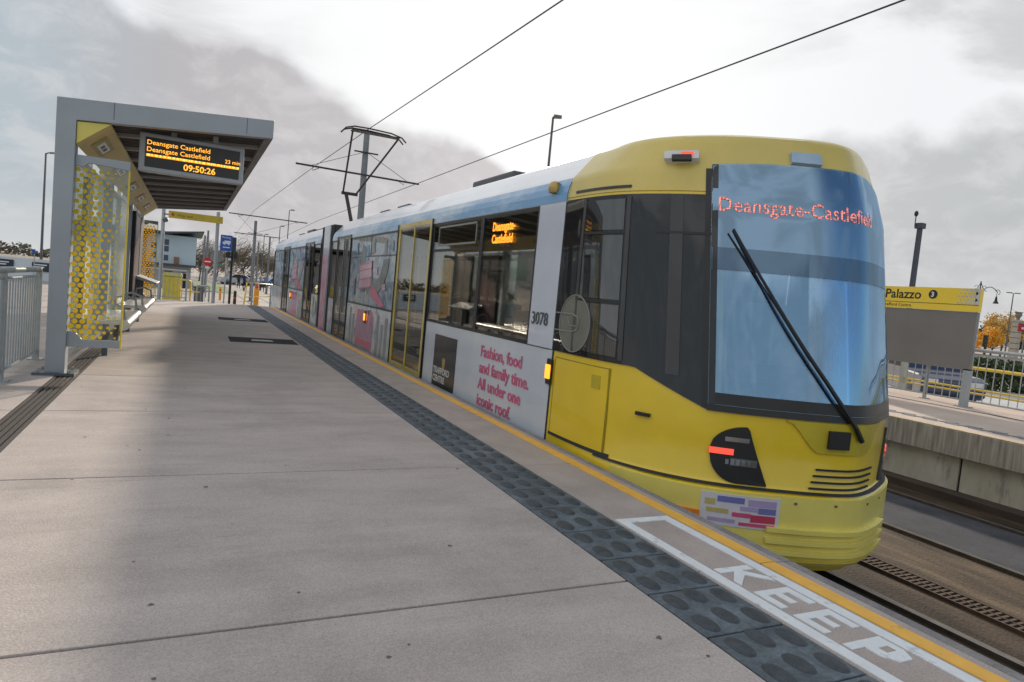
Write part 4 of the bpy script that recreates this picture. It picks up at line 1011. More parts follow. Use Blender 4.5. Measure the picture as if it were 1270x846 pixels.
# ================================================================== OVERHEAD LINE
WIRE = mat('copper_wire', (.045, .04, .04), .6)
def wire(name, pts, lab, r=.010):
    o = MB().tube(pts, r, 5).build(name, WIRE); return tag(o, lab, 'wire')
wire('contact_wire', [(4.1, 2, 4.85), (4.12, 10.5, 5.07), (4.1, 18.5, 5.26), (3.75, 26, 5.08), (3.4, 46, 5.0), (4.4, 90, 5.0), (6, 200, 5)], 'overhead wire touching the pantograph of the passing tram', .011)
wire('contact_wire', [(7.4, -2, 5.08), (7.4, 10.8, 5.05), (7.45, 24, 5.0), (7.4, 46, 4.9), (9, 90, 5.0), (11, 200, 5)], 'overhead wire over the empty far track crossing the sky', .013)
def mast(base, h, r, lab, arm=None, lean=0):
    t = thing('overhead_mast', lab, 'mast', (base[0], base[1], GZ), 'overhead line masts')
    x, y = base
    MB().tube([(x, y, GZ), (x, y, h)], r*1.15, 10, r*.85).build('pole', mat('mast_steel', (.20, .215, .225), .5, metal=.3), t, smooth=True)
    MB().box(x-r*1.6, x+r*1.6, y-r*1.6, y+r*1.6, GZ, GZ+.04).build('base_plate', GREYD, t)
    if arm:
        a, c, z = arm; b = MB().tube([(a, y-.2, z), (c, y-.2, z-.04)], .035, 6)
        for q in (a+.6, c-.6): b.tube([(q, y-.2, z), (q, y-.2, z-.16), (q-.22 if q > x else q+.22, y-.2, z-.05)], .014, 4)
        b.tube([(x, y-.1, h-.8), (max(a, c)-.5, y-.2, z)], .012, 4); b.tube([(x, y-.1, h-.8), (min(a, c)+.5, y-.2, z)], .012, 4)
        b.box(x-.45, x+.45, y-.2, y-.1, h-.86, h-.82) if r > .1 else None
        b.build('cross_arm', IRON, t)
    return t
mast((5.72, 26), 6.85, .13, 'grey overhead mast rising right behind the pantograph', (3.2, 7.85, 5.19))
def mast_px(top, d, r, lab, arm=None):
    p = at(*top, d); return mast((p.x, p.y), p.z, r, lab, arm and (at(*arm[0], d).x, at(*arm[1], d).x, (at(*arm[0], d).z+at(*arm[1], d).z)/2))
mast_px((317.4, 274), 44, .11, 'tall dark mast right of the blue sign, thickest of the far ones', ((283, 264), (385, 276)))
mast_px((335, 294), 62, .09, 'mast whose top stands just clear of the tram rear end', ((289, 288), (348, 296)))
mast_px((321, 300), 78, .10, 'slim far mast between two thicker masts left of the tram', ((298, 308), (315, 310)))
mast_px((254.5, 292), 50, .08, 'grey mast directly behind the red no entry sign')
mast_px((258.5, 286), 52, .09, 'taller grey mast just right of the one behind the no entry sign')

def lamp(name, lab, top, d, h2d=None, arm=1.2, r=.06, m=GREYD, double=False, head=.5, az=None):
    p = at(*top, d); t = thing(name, lab, 'street lamp', (p.x, p.y, GZ))
    MB().tube([(p.x, p.y, GZ), (p.x, p.y, p.z)], r*1.2, 8, r*.7).build('pole', m, t, smooth=True)
    dirs = [az or cR] if not double else [cR, -cR]
    for q in dirs:
        e = p+q*arm; MB().tube([p-Vector((0, 0, .05)), p+q*arm*.5+Vector((0, 0, .04)), e], r*.5, 6).build('arm', m, t)
        f = e+q*head
        nrm = Vector((-q.y, q.x, 0))*.14
        b = MB(); b.slab([e-nrm, f-nrm*.6, f+nrm*.6, e+nrm], .09, (0, 0, 1)); b.build('lamp_head', mat('lamp_head', (.16, .15, .13), .5), t)
    return t
lamp('street_lamp', 'tall street lamp left of the shelter with short arm towards it', (57, 190), 45, arm=.35, head=.35, r=.08)
lamp('street_lamp', 'street lamp standing clear above the tram roof against the white sky', (686, 146), 25, arm=.02, head=.30, r=.06, m=mat('lamp_bronze', (.12, .10, .085), .5))
lamp('street_lamp', 'double headed lamp column beyond the stone pillar', (1257, 364), 70, arm=.25, head=.45, r=.07, double=True)
lamp('street_lamp', 'thin distant lamp column left of the tram rear roof', (359, 261), 60, arm=.15, head=.3, r=.05)
lamp('street_lamp', 'shorter thin lamp column beside the taller distant one', (347.5, 281), 62, arm=.12, head=.25, r=.05)
lamp('street_lamp', 'very distant lamp column seen between the overhead masts', (328, 291), 75, arm=.15, head=.3, r=.05)
# ornate lamp column
p = at(1217, 349, 32); t = thing('ornate_lamp', 'ornate scrolled lamp column with hanging bell lantern behind the name board', 'street lamp', (p.x, p.y, GZ))
MB().tube([(p.x, p.y, GZ), (p.x, p.y, p.z)], .07, 8, .03).build('pole', GREYD, t)
b = MB(); c0 = Vector((p.x, p.y, p.z-.55))
b.tube([c0+cR*(.85*k/12)+Vector((0, 0, .32*sin(pi*k/12*.9))) for k in range(13)], .018, 5)
b.tube([c0+cR*(.85+.12*cos(a))+Vector((0, 0, .10+.12*sin(a))) for a in [i*.5-1.2 for i in range(9)]], .014, 5)
for sg in (1, -1): b.tube([c0+cR*(sg*.32*(1-k/6))+Vector((0, 0, .1+.42*(k/6)**2)) for k in range(7)], .014, 4); b.tube([c0+cR*(sg*(.18+.1*cos(a)))+Vector((0, 0, .25+.1*sin(a))) for a in [i*.6 for i in range(10)]], .010, 4)
b.build('scroll_arm', BLACKM, t)
e = c0+cR*.82
MB().tube([e+Vector((0, 0, .1)), e-Vector((0, 0, .12))], .012, 5).lathe([(.03, 0), (.05, -.1), (.06, -.2), (.13, -.33), (.12, -.34)], tuple(e-Vector((0, 0, .1))), 10).build('lantern', BLACKM, t, smooth=True)
# camera column
p = at(1141, 283, 22); t = thing('camera_column', 'dark camera column with square head and small domed camera', 'camera post', (p.x, p.y, GZ))
NAVY = mat('navy_steel', (.05, .055, .075), .5)
MB().tube([(p.x, p.y, GZ), (p.x, p.y, p.z)], .10, 4, .085).build('column', NAVY, t)
MB().box(p.x-.12, p.x+.12, p.y-.12, p.y+.12, p.z-.02, p.z+.16).build('column_head', NAVY, t, bevel=.01)
q = p-cR*.18
MB().tube([p, q+Vector((0, 0, .05)), q+Vector((0, 0, .38))], .02, 6).build('camera_arm', NAVY, t)
MB().lathe([(.02, .0), (.06, .05), (.065, .12), (.03, .18), (.0, .19)], (q.x, q.y, q.z+.36), 10).build('dome_camera', BLACKM, t, smooth=True)

# ================================================================== PLATFORM-END THINGS
GT = 26.0
def vpost(name, lab, cat, base, h, r, m, **k):
    t = thing(name, lab, cat, (base[0], base[1], base[2]))
    MB().tube([base, (base[0], base[1], h)], r, 10).build('post', m, t, smooth=True); return t
gs = thing('gantry_sign', 'yellow overhead sign board on two grey posts at the platform end', 'sign', (-.05, 23.9, 0))
for x in (-.86, .70): MB().tube([(x, 23.9, -.0), (x, 23.9, 2.95)], .055, 10).build('sign_post', GALV if x < 0 else GREY, gs, smooth=True)
MB().box(-.72, .84, 23.80, 23.84, 2.58, 2.80).build('sign_board', mat('board_mustard', (.52, .38, .03), .45), gs)
MB().box(-.86, .84, 23.84, 23.87, 2.66, 2.70).build('cross_bar', GREYD, gs)
text('Way out', .13, (-.50, 23.798, 2.645), rt, up, mat('sign_brown', (.12, .07, .02), .5), 'sign_lettering', gs, th=.002) 
MB().disc((-.60, 23.798, 2.69), .05, (1, 0, 0), (0, 0, 1), 12, .003).build('sign_symbol', mat('sign_redbrown', (.35, .08, .02), .5), gs)
MB().lathe([(.0, 0), (.07, .02), (.09, .09), (.05, .15), (0, .16)], (-.80, 23.75, 2.42), 10).build('loudspeaker', GREYD, gs, smooth=True)
# gates / railings at the end
fence('railing', 'grey railing closing the platform end beside the dotted screen', (-1.35, 24.2, 0), (-.1, 24.2, 0), .95, GALV, .12, 1.2)
fence('railing', 'low grey railing right of the yellow loop barrier', (.22, 25.2, -.25), (.60, 25.2, -.25), .75, GALV, .1, .4)
yl_ = thing('yellow_barrier', 'yellow tubular loop handrail standing by the grey gate', 'barrier', (-.1, 24.6, 0))
for dy in (0, .35): MB().tube([(-.30, 24.5+dy, -.1), (-.30, 24.5+dy, .60), (-.26, 24.5+dy, .66), (-.02, 24.5+dy, .66), (.02, 24.5+dy, .60), (.02, 24.5+dy, -.1)], .026, 8).build('hoop', YRAIL, yl_, smooth=True)
MB().tube([(-.30, 24.5, .30), (.30, 24.5, .30)], .02, 8).build('cross_rail', YRAIL, yl_)
yb2 = thing('yellow_barrier', 'yellow and silver handrail at the head of the ramp near the black post', 'barrier', (1.85, 25.2, 0))
MB().tube([(1.68, 24.8, -.15), (1.80, 25.4, .74), (2.9, 27.5, .70)], .026, 8).tube([(1.70, 24.8, .25), (2.9, 27.5, .25)], .018, 6).build('handrail', YRAIL, yb2, smooth=True)
MB().tube([(1.95, 24.9, -.1), (1.95, 24.9, .78)], .03, 8).tube([(2.8, 27.3, -.6), (2.8, 27.3, .7)], .03, 8).each('post', GALV, yb2)
# signal post
sg = thing('signal_post', 'black tram signal post with lamp heads beside the blue information sign', 'signal', (1.35, 25.6, -.1))
p0 = at(290, 295, 25); p1 = at(283.5, 373, 25)
sx_, sy_ = p0.x, p0.y
MB().tube([(sx_-.02, sy_, -.3), (sx_-.02, sy_, p0.z)], .045, 10).build('pole', BLACK, sg, smooth=True)
for z in (p0.z-.78, ):
    MB().box(sx_+.04, sx_+.17, sy_-.1, sy_+.08, z, z+.26).build('signal_head', BLACK, sg, bevel=.02)
    MB().box(sx_-.24, sx_-.08, sy_-.1, sy_+.08, z+.02, z+.24).build('signal_head', BLACK, sg, bevel=.02)
MB().box(sx_-.06, sx_+.10, sy_-.06, sy_+.1, p0.z-.52, p0.z+.02).build('signal_backplate', mat('navy_plate', (.03, .04, .07), .5), sg, bevel=.02)
MB().lathe([(0, 0), (.05, .01), (.05, .08), (0, .09)], (sx_-.1, sy_-.1, p0.z-.86), 8).build('loudspeaker', LAMPW, sg)
# blue sign
p0 = at(281, 302, 27); t = thing('blue_sign', 'blue square information sign with white tram pictogram on grey post', 'sign', (p0.x, p0.y, 0))
MB().box(p0.x-.23, p0.x+.21, p0.y-.012, p0.y+.012, p0.z-.30, p0.z+.33).build('sign_face', mat('sign_blue', (.01, .09, .40), .4), t)
MB().tube([(p0.x+.03, p0.y+.04, GZ), (p0.x+.03, p0.y+.04, p0.z+.2)], .03, 8).build('post', GALV, t)
text('Parking', .11, (p0.x-.18, p0.y-.014, p0.z+.20), rt, up, WHITEP, 'sign_lettering', t, th=.002)
b = MB().box(p0.x-.15, p0.x+.14, p0.y-.016, p0.y-.0125, p0.z-.02, p0.z+.06); b.box(p0.x-.08, p0.x+.15, p0.y-.016, p0.y-.0125, p0.z+.06, p0.z+.11); b.disc((p0.x-.08, p0.y-.013, p0.z-.04), .03, rt, up, 10); b.disc((p0.x+.08, p0.y-.013, p0.z-.04), .03, rt, up, 10); b.box(p0.x-.13, p0.x+.13, p0.y-.016, p0.y-.0125, p0.z-.18, p0.z-.14)
b.build('pictogram', WHITEP, t)
# grey disc (back of a round sign)
p0 = at(268.5, 318, 25); t = thing('round_sign', 'round road sign seen from its plain grey back behind a post', 'sign', (p0.x, p0.y, 0))
MB().disc((p0.x, p0.y, p0.z), .235, (1, 0, 0), (0, 0, 1), 24, .01).build('sign_back', mat('sign_back_grey', (.22, .23, .23), .5), t)
MB().tube([(p0.x, p0.y+.03, GZ), (p0.x, p0.y+.03, p0.z+.1)], .035, 8).build('post', GREY, t)
MB().box(p0.x+.03, p0.x+.20, p0.y-.02, p0.y, p0.z-.36, p0.z-.28).build('small_plate', mat('small_green', (.05, .30, .22), .5), t)
MB().box(p0.x-.03, p0.x+.12, p0.y-.02, p0.y, p0.z-.47, p0.z-.40).build('small_plate', mat('small_red', (.5, .12, .15), .5), t)
# no entry sign
p0 = at(257.5, 324.5, 44); t = thing('no_entry_sign', 'red round no entry sign with white bar on slim grey post', 'sign', (p0.x, p0.y, GZ))
MB().disc((p0.x, p0.y, p0.z), .27, (1, 0, 0), (0, 0, 1), 24, .01).build('sign_face', mat('sign_red', (.55, .01, .015), .4), t)
MB().box(p0.x-.19, p0.x+.19, p0.y-.015, p0.y-.0105, p0.z-.04, p0.z+.04).build('white_bar', WHITEP, t)
MB().box(p0.x-.12, p0.x+.12, p0.y-.015, p0.y, p0.z-.46, p0.z-.31).build('small_plate', WHITEP, t)
MB().tube([(p0.x, p0.y+.05, GZ), (p0.x, p0.y+.05, p0.z+.1)], .04, 8).build('post', GREY, t)
# litter bin, yellow machine, bollards, cones
p0 = at(246, 372, 26); t = thing('litter_bin', 'grey litter bin behind the low railing at the platform end', 'bin', (p0.x, p0.y, GZ))
MB().box(p0.x-.17, p0.x+.17, p0.y-.17, p0.y+.17, GZ, p0.z+.45).build('bin_body', GREYD, t, bevel=.02)
MB().box(p0.x-.2, p0.x+.2, p0.y-.2, p0.y+.2, p0.z+.46, p0.z+.52).build('bin_lid', BLACK, t, bevel=.02)
p0 = at(214, 346, 32); t = thing('grit_bin', 'yellow grit bin seen through the railing at the platform end', 'bin', (p0.x, p0.y, GZ))
MB().box(p0.x-.40, p0.x+.40, p0.y-.3, p0.y+.3, GZ, p0.z+.12).build('bin_body', mat('grit_yellow', (.62, .50, .06), .5), t, bevel=.03)
MB().prism([(p0.x-.44, p0.z+.14), (p0.x-.36, p0.z+.32), (p0.x+.36, p0.z+.32), (p0.x+.44, p0.z+.14)], p0.y-.34, p0.y+.34).build('bin_lid', mat('grit_lid', (.60, .56, .16), .5), t)
def bollard(px, d, lab, m, cat='bollard', r=.06, h=.75):
    p = at(*px, d); t = thing('bollard' if cat == 'bollard' else 'traffic_cone', lab, cat, (p.x, p.y, GZ))
    MB().lathe([(r, 0), (r, h-.05), (r*.8, h), (.0, h+.01)], (p.x, p.y, GZ), 10).build('post', m, t, smooth=True)
    MB().lathe([(r*1.05, 0), (r*1.05, .08)], (p.x, p.y, GZ+h*.72), 10).build('reflective_band', REDR, t)
REDR = mat('red_band', (.5, .05, .03), .5); OR = mat('orange_plastic', (.85, .33, .02), .5)
bollard((291, 373), 27, 'short black bollard just right of the black signal post', BLACK, r=.06, h=1.15)
bollard((273, 366), 42, 'orange bollard left of the black signal post', OR, r=.07, h=.85)
# orange machine
p0 = at(318.5, 358, 40); t = thing('orange_cabinet', 'orange cabinet with dark screen standing beside the track', 'cabinet', (p0.x, p0.y, GZ))
MB().box(p0.x-.14, p0.x+.14, p0.y-.1, p0.y+.1, GZ, p0.z+.02).build('cabinet_body', OR, t, bevel=.04)
MB().lathe([(.10, 0), (.10, .22), (.05, .30), (0, .31)], (p0.x, p0.y, p0.z+.0), 10).build('cabinet_head', mat('cab_red', (.5, .08, .03), .5), t, smooth=True)

# ================================================================== FAR BACKGROUND
# apartment / clinic building
bl = thing('block_building', 'pale blue grey block with projecting flat roof beyond the platform end', 'building', (-1.5, 72, GZ))
CLAD = mat('pale_cladding', (.50, .60, .66), .6, var=.05, scale=.5); CLADB = mat('buff_render', (.44, .40, .38), .8, var=.08, scale=.5); RDK = mat('roof_dark', (.06, .075, .085), .5)
bz1 = 4.1; YB = 64.
MB().box(-3.4, .33, YB, YB+12, 1.15, 3.55).build('upper_wall', CLAD, bl)
MB().box(-9.5, -3.41, YB+.5, YB+12, GZ, 3.4).build('upper_wall', CLADB, bl)
MB().box(-3.1, .0, YB+.3, YB+12, GZ, 1.15).build('lower_wall', CLADB, bl)
MB().prism([(-9.8, 3.72), (-2.0, 3.60), (.85, 4.0), (.85, 4.12), (-2.0, 3.78), (-9.8, 3.95)], YB-.8, YB+12.3).build('roof', RDK, bl)
MB().box(-3.42, .40, YB-.35, YB-.001, .95, 1.15).build('canopy', RDK, bl)
w = MB()
for x, zs in ((-2.9, (1.75, 2.55)), (-1.95, (1.6, 2.35, 2.9)), (-4.6, (.3, 1.3, 2.3)), (-6.0, (.3, 1.3, 2.3)), (-7.5, (.3, 1.3, 2.3))):
    for z in zs: w.box(x-.17, x+.17, YB-.03+(.5 if x < -3.4 else 0), YB+.02+(.5 if x < -3.4 else 0), z-.22, z+.25)
wo_ = w.each('window', mat('window_slate', (.05, .08, .11), .2), bl)
MB().box(-1.35, -.95, YB-.15, YB-.001, 1.15, 1.75).build('wall_feature', mat('brown_feature', (.28, .14, .08), .7), bl)
MB().box(-2.0, -1.4, YB+.25, YB+.29, GZ, .6).box(-.7, -.3, YB+.25, YB+.29, GZ, .5).each('door', BLACKM, bl)
# white hoarding and fence at left
hb = thing('site_hoarding', 'long white hoarding with two dark notices behind the left railing', 'hoarding', (-16, 56, GZ))
HX = lambda x: 55.5+(x+11)*-.33
def hpan(x0, x1, z0, z1, off, m, nm):
    y0, y1 = HX(x0)-off, HX(x1)-off
    return MB().slab([(x0, y0, z0), (x1, y1, z0), (x1, y1, z1), (x0, y0, z1)], .06, (.3, 1, 0)).build(nm, m, hb)
hpan(-60, -5.0, GZ, .60, 0, mat('hoarding_white', (.62, .68, .72), .6, var=.04, scale=.3), 'panel')
n1_ = hpan(-11.95, -10.75, -.15, .42, .08, mat('notice_navy', (.025, .035, .05), .5), 'notice'); n2_ = hpan(-9.65, -8.65, -.20, .40, .08, MATS['notice_navy'], 'notice')
dv = Vector((1, -.33, 0)).normalized()
text('Homes for\nsale', .24, (-11.8, HX(-11.8)-.1, .12), dv, up, WHITEP, 'notice_lettering', n1_, th=.002) if 0 else None
for a_, nn_ in ((-11.75, n1_), (-9.5, n2_)):
    b = MB()
    for i, (z, w_) in enumerate(((.20, .75), (.05, .6))): 
        b.slab([(a_, HX(a_)-.1, z), (a_+w_, HX(a_+w_)-.1, z), (a_+w_, HX(a_+w_)-.1, z+.08), (a_, HX(a_)-.1, z+.08)], .01, (.3, 1, 0))
    b.build('notice_lettering', WHITEP, nn_)
# small blue sign on post near hoarding
p0 = at(42, 312, 44); t = thing('post_sign', 'small blue sign on white post in front of the hoarding', 'sign', (p0.x, p0.y, GZ))
MB().box(p0.x-.09, p0.x+.09, p0.y-.02, p0.y, p0.z-.15, p0.z+.15).build('sign_face', MATS['sign_blue'], t); MB().tube([(p0.x+.03, p0.y+.05, GZ), (p0.x+.03, p0.y+.05, p0.z)], .03, 6).build('post', GALV, t)

# right background: road things
def box_car(name, lab, p, ang, body, L_=4.2, W_=1.75, H_=1.45):
    t = thing(name, lab, 'car', (p[0], p[1], GZ), rz=ang)
    def loc(mb, nm, m, par, **k):
        o = mb.build(nm, m, None, **k); o.data.transform(Matrix.Translation(o.location)); o.location = (0, 0, 0); o.parent = par; return o
    pr = [(-L_/2, .35), (-L_/2, .75), (-L_/2+.25, .88), (-.95, .92), (-.45, H_-.03), (.95, H_), (1.65, .98), (L_/2-.05, .90), (L_/2, .4), (L_/2-.2, .25), (-L_/2+.2, .25)]
    b = MB().prism([(a, z) for a, z in pr], -W_/2, W_/2); bo = loc(b, 'body', body, t, bevel=.06)
    b = MB().prism([(-.86, .95), (-.42, H_-.09), (.90, H_-.07), (1.45, .99)], -W_/2-.01, W_/2+.01); loc(b, 'window', CABGL, t)
    b = MB().prism([(.96, H_-.05), (1.62, 1.0), (1.66, 1.02), (1.0, H_-.02)], -W_/2+.12, W_/2-.12); loc(b, 'rear_window', CABGL, t)
    for x in (-1.3, 1.3):
        for s in (-1, 1):
            b = MB().disc((x, s*(W_/2-.10)-.1, .31), .31, (1, 0, 0), (0, 0, 1), 18, -.2); wv = loc(b, 'wheel', BLACKM, t)
    for s in (-1, 1):
        loc(MB().box(-L_/2-.01, -L_/2+.12, s*.6-.17, s*.6+.17, .62, .76), 'headlight', LAMPW, t)
        loc(MB().box(L_/2-.08, L_/2+.01, s*.65-.14, s*.65+.14, .66, .82), 'tail_light', REDL if 0 else mat('tail_red', (.5, .02, .02), .3), t)
    return t
p0 = at(1128, 470, 21); box_car('parked_car', 'dark blue car behind the yellow bars below the station sign', (p0.x+.6, p0.y), radians(55), mat('navy_car', (.02, .03, .07), .3, coat=.8))
p0 = at(1120, 452, 30); box_car('parked_car', 'red car whose roof shows above the yellow bars', (p0.x, p0.y+.5), radians(60), mat('red_car', (.45, .02, .02), .3, coat=.8))
struct(MB().box(13.9, 44, -30, 23.5, GZ, GZ+.006).build('forecourt', mat('pale_forecourt', (.40, .41, .42), .8, var=.08, scale=.6, stretch=(.3, 3, 1), speck=6)))

# foliage
LEAF = {}
def crown(pts_fn, n, size, m, name, parent, thin=.6):
    b = MB()
    for _ in range(n):
        c = pts_fn(); s = size*random.uniform(.6, 1.4)
        a = Vector((random.gauss(0, 1), random.gauss(0, 1), random.gauss(0, 1))).normalized(); q = a.orthogonal().normalized(); r_ = a.cross(q)
        b.add([c-q*s, c+r_*s*thin, c+q*s, c-r_*s*thin], [(0, 1, 2, 3)])
    return b.build(name, m, parent)
def tree(base, h, w, m, name, lab, n=900, ls=.16, trunk=.25, group=None, sparse=False, cat='tree'):
    x, y, z = base; t = thing(name, lab, cat, base, group)
    b = MB(); b.tube([(x, y, z), (x+.05*w, y, z+h*.35), (x, y, z+h*.75)], trunk*.5, 7, trunk*.15); lb = []
    for i in range(16):
        a = random.uniform(0, 2*pi); z0 = z+h*random.uniform(.22, .65); r_ = w*.5*random.uniform(.45, .95)
        e = Vector((x+r_*cos(a), y+r_*sin(a), z0+h*random.uniform(.1, .32))); s = Vector((x, y, z0)); mid = (s+e)/2+Vector((0, 0, h*.02))
        b.tube([s, mid, e], trunk*.2, 5, trunk*.04); lb.append((s, e))
        for _ in range(3):
            e2 = e+Vector((random.gauss(0, .16*w), random.gauss(0, .16*w), abs(random.gauss(.08*h, .06*h)))); b.tube([mid.lerp(e, random.random()), e2], trunk*.07, 3, trunk*.02); lb.append((e, e2))
    b.build('trunk', mat('bark', (.10, .08, .065), .9), t)
    cl = [e for s, e in lb]
    def f():
        c = random.choice(cl); k = .085 if not sparse else .12
        return c+Vector((random.gauss(0, k*w), random.gauss(0, k*w), random.gauss(0, k*h*.8)))
    crown(f, n, ls, m, 'crown', t, .07 if sparse else .6); return t
AUT = mat('autumn_leaves', (.80, .33, .02), .7, col2=(.75, .48, .06), scale=.8); AUT2 = mat('thin_gold_leaves', (.55, .33, .06), .7, col2=(.62, .44, .14), scale=1)
BARE = mat('bare_twigs', (.16, .115, .07), .9, col2=(.10, .09, .05), scale=.5); GRN = mat('dark_evergreen', (.028, .05, .022), .8, col2=(.05, .075, .03), scale=1); HEDGE = mat('hedge_leaves', (.03, .055, .018), .8, col2=(.07, .10, .03), scale=1.5)
p0 = at(1240, 440, 80); tree((p0.x, p0.y, GZ), at(1240, 384, 80).z-GZ-.6, 3.9, AUT2, 'autumn_tree', 'tall golden autumn tree behind the opposite platform railing', 3000, .13)
p0 = at(1221, 436, 74); tree((p0.x, p0.y, GZ), at(1221, 403, 74).z-GZ-.5, 2.6, AUT, 'autumn_tree', 'small bright orange tree just right of the station name board', 2600, .11)
p0 = at(1282, 440, 82); tree((p0.x, p0.y, GZ), 3.9, 4.6, GRN, 'evergreen_tree', 'dark evergreen tree right of the stone pillar', 1500, .2)
p0 = at(1228, 440, 90); tree((p0.x, p0.y, GZ), 3.6, 9, GRN, 'evergreen_tree', 'dark low evergreen tree behind the autumn trees', 1600, .25)
# hedge
hd = thing('hedge', 'clipped dark green hedge beyond the opposite platform', 'hedge', (28, 16, GZ))
A, B = at(1180, 452, 27), at(1330, 470, 27)
def hf():
    k = random.random(); p = A.lerp(B, k); return Vector((p.x+random.uniform(-.4, .4), p.y+random.uniform(-.4, .4), random.uniform(GZ, .40)+random.gauss(0, .03)))
crown(hf, 4200, .075, HEDGE, 'leaves', hd)
b = MB()
for i in range(10): p = A.lerp(B, i/9); b.tube([(p.x, p.y, GZ), (p.x, p.y, .2)], .03, 5)
b.each('stem', mat('bark', (.1, .08, .06), .9), hd)
wl = thing('low_wall', 'pale low wall cap showing above the hedge', 'wall', (33, 19, GZ)); A2, B2 = at(1195, 444, 33), at(1340, 458, 33)
dd_ = (B2-A2).normalized(); nn = Vector((-dd_.y, dd_.x, 0))*.15
MB().slab([A2-nn+Vector((0, 0, -A2.z+GZ)), B2-nn+Vector((0, 0, -B2.z+GZ)), B2+nn+Vector((0, 0, -B2.z+GZ)), A2+nn+Vector((0, 0, -A2.z+GZ))], 1.25, (0, 0, 1)).build('wall_face', mat('wall_stone', (.40, .38, .34), .8), wl)
# stone pillar with urn
p0 = at(1256, 440, 60); t = thing('stone_pillar', 'banded cream stone pillar topped by a carved urn', 'pillar', (p0.x, p0.y, GZ))
CREAM = mat('cream_stone', (.42, .38, .32), .8, var=.1, scale=2); b = MB(); z = GZ
while z < 2.9: b.box(p0.x-.30, p0.x+.30, p0.y-.30, p0.y+.30, z, z+.44); z += .49
b.build('shaft', CREAM, t, bevel=.02); MB().box(p0.x-.25, p0.x+.25, p0.y-.25, p0.y+.25, GZ, z-.1).build('recessed_joint', mat('joint_brown', (.14, .11, .08), .9), t)
MB().box(p0.x-.38, p0.x+.38, p0.y-.38, p0.y+.38, z-.04, z+.1).build('cap', CREAM, t)
MB().lathe([(.2, 0), (.12, .1), (.16, .2), (.30, .45), (.24, .6), (.36, .72), (.1, .74)], (p0.x, p0.y, z+.1), 12).build('urn', mat('urn_stone', (.20, .20, .17), .8), t, smooth=True)
p0 = at(1270, 407, 55); t = thing('red_sign', 'red shop sign at right edge beside the stone pillar', 'sign', (p0.x, p0.y, GZ))
a_ = at(1263.5, 406, 55); c_ = at(1300, 410, 55)
MB().slab([a_-Vector((0, 0, .34)), c_-Vector((0, 0, .34)), c_+Vector((0, 0, .34)), a_+Vector((0, 0, .34))], .1, cF).build('sign_face', mat('shop_red', (.35, .02, .03), .5), t)
MB().tube([(a_.x+.6, a_.y-.2, GZ), (a_.x+.6, a_.y-.2, a_.z)], .06, 6).build('post', GREYD, t)
text('Sainsbury', .34, a_-cF*.01+cR*.26-Vector((0, 0, .12)), cR, up, WHITEP, 'sign_lettering', t, th=.003) if 0 else None
MB().slab([a_-cF*.02+cR*x_+Vector((0, 0, z_)) for x_, z_ in ((.22, -.14), (.42, -.14), (.42, .02), (.22, .04))], .01, -cF).build('sign_mark', WHITEP, t)
# traffic light
p0 = at(1222, 424, 45); t = thing('traffic_light', 'dark traffic light standing in front of the orange tree', 'traffic light', (p0.x, p0.y, GZ))
MB().tube([(p0.x, p0.y, GZ), (p0.x, p0.y, p0.z+.1)], .05, 6).build('pole', BLACKM, t)
MB().box(p0.x-.14, p0.x+.14, p0.y-.1, p0.y+.1, p0.z-.35, p0.z+.45).build('signal_head', BLACKM, t, bevel=.03)
b = MB()
for dz in (-.2, .05, .3): b.disc((p0.x-.08, p0.y-.10, p0.z+dz), .07, (cR.x, cR.y, 0), (0, 0, 1), 10, .01)
b.each('lens', mat('dull_lens', (.10, .06, .05), .3), t)

# distant tree masses, embankment, cars and people beyond the platform end
struct(MB().prism([(-120, GZ), (-120, .25), (-16, .05), (-8, GZ)], 96, 150).build('embankment', mat('bank_soil', (.24, .20, .15), .9, var=.2, scale=.3)))
ll = MB()
def strip(x0, x1, y0, y1, zt0, zt1, n, s, m, name, lab):
    def f():
        k = random.random(); x = x0+(x1-x0)*k; 
        top = zt0+(zt1-zt0)*k+.7*sin(x*1.7)+.5*sin(x*.63+2)
        return Vector((x, y0+(y1-y0)*random.random(), GZ+(top-GZ)*sqrt(random.random())))
    o = crown(f, n, s, m, name, None, .12 if 'bare' in m.name else .6); tag(o, lab, 'tree belt', None, 'stuff'); return o
strip(-75, -14, 150, 160, 1.2, 1.6, 2600, .42, mat('far_scrub', (.11, .11, .08), .9, col2=(.20, .17, .12), scale=.3), 'scrub', 'low dark line of scrub on the horizon at far left')
strip(2, 60, 125, 150, 4.0, 5.4, 12000, .55, mat('far_bare_wood', (.15, .12, .08), .9, col2=(.23, .19, .125), scale=.25), 'tree_belt', 'belt of bare brown trees beyond the tracks')
strip(60, 210, 110, 150, 2.6, 2.6, 3000, .6, GRN, 'tree_belt', 'dark distant trees beyond the opposite platform')
for i, (px, d, h, w_, lab) in enumerate(((247, 90, 4.6, 3, 'bare tree just right of the pale block building'), (268, 95, 5.2, 4, 'bare tree behind the round grey sign'), (300, 110, 6.4, 5, 'bare tree left of the tallest far mast'), (330, 105, 5.6, 5, 'bare tree nearest the tram rear'), (344, 130, 5.0, 6, 'bare brown tree half hidden by the tram rear'))):
    p = at(px, 345, d); tree((p.x, p.y, GZ), h, w_, BARE, 'bare_tree', lab, 2600, .28, .22, 'bare trees beyond the tracks', True)
struct(MB().prism([(.3, GZ), (.3, -.75), (3.2, GZ+.02)], 60, 90).build('grass_bank', mat('bright_grass', (.10, .17, .035), .9, var=.25, scale=1.5)))
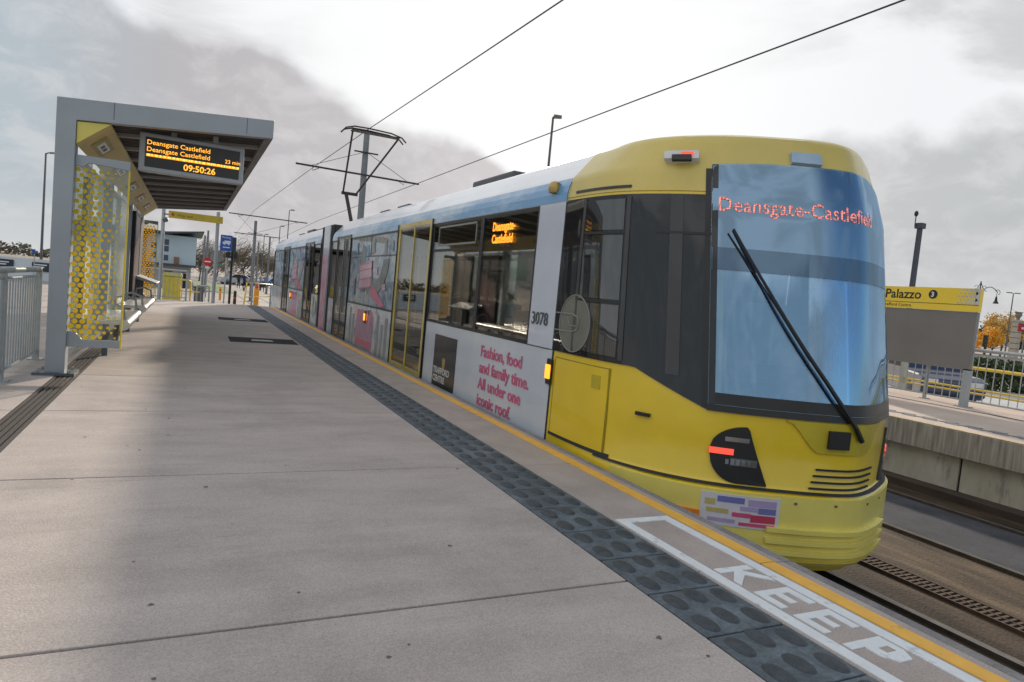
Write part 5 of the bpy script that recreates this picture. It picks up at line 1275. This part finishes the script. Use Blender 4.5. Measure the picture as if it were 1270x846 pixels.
# tiny people and cars in the distance
def person(p, top, legs, lab):
    me = bpy.data.meshes.new('person'); x, y, z = p
    V = [(0, 0, .95), (0, 0, 1.2), (0, 0, 1.45), (0, 0, 1.56), (0, 0, 1.70), (-.1, 0, .9), (-.12, .05, .5), (-.12, -.02, .08), (-.12, -.12, .03), (.1, 0, .9), (.13, -.08, .5), (.13, .06, .08), (.13, -.04, .03), (-.2, 0, 1.42), (-.27, .02, 1.15), (-.26, -.08, .9), (.2, 0, 1.42), (.27, .02, 1.15), (.26, -.08, .9)]
    E = [(0, 1), (1, 2), (2, 3), (3, 4), (0, 5), (5, 6), (6, 7), (7, 8), (0, 9), (9, 10), (10, 11), (11, 12), (2, 13), (13, 14), (14, 15), (2, 16), (16, 17), (17, 18)]
    R_ = [.15, .14, .15, .06, .10, .10, .07, .05, .04, .10, .07, .05, .04, .07, .05, .04, .07, .05, .04]
    me.from_pydata(V, E, []); o = bpy.data.objects.new('person', me); COL.objects.link(o)
    sk = o.modifiers.new('s', 'SKIN'); lay = me.skin_vertices[0].data
    for i, r_ in enumerate(R_): lay[i].radius = (r_, r_*.8)
    lay[0].use_root = True
    sb = o.modifiers.new('ss', 'SUBSURF'); sb.levels = 1; sb.render_levels = 1
    dg = bpy.context.evaluated_depsgraph_get(); m2 = bpy.data.meshes.new_from_object(o.evaluated_get(dg)); bpy.data.objects.remove(o)
    o = bpy.data.objects.new('person', m2); COL.objects.link(o); o.location = (x, y, z); o.rotation_euler[2] = random.uniform(0, 6)
    m2.materials.clear()
    for mm in (mat('skin', (.5, .32, .25), .6), top, legs): m2.materials.append(mm)
    for f in m2.polygons: f.material_index = 0 if f.center.z > 1.5 else (1 if f.center.z > .92 else 2)
    return tag(o, lab, 'person', 'people on the distant street')
clothes = [mat('cl_navy', (.03, .04, .09), .8), mat('cl_grey', (.25, .25, .26), .8), mat('cl_red', (.35, .05, .06), .8), mat('cl_black', (.02, .02, .02), .8), mat('cl_blue', (.10, .2, .35), .8)]
ppl = [(303, 66, 0, 'distant person in navy top left of the thick far mast'), (312, 70, 2, 'distant person in red top just right of the thick far mast'), (323, 72, 1, 'distant person in grey top between the far masts'), (329, 68, 4, 'distant person in blue top near the tram rear'), (296, 75, 3, 'distant person in black right of the signal post')]
for px, d, ci, lab in ppl:
    p = at(px, 350, d); person((p.x, p.y, GZ), clothes[ci], clothes[3], lab)
for px, d, c_m, lab in ((292, 88, mat('silver_car', (.45, .47, .5), .3, coat=.8), 'silver car parked far beyond the signal post'), (300, 92, mat('white_car', (.6, .6, .6), .3, coat=.8), 'white car parked right of the distant silver one'), (340, 90, mat('blue_car', (.05, .12, .3), .3, coat=.8), 'distant blue car beside the tram rear')):
    p = at(px, 345, d); box_car('parked_car', lab, (p.x, p.y), radians(15), c_m)
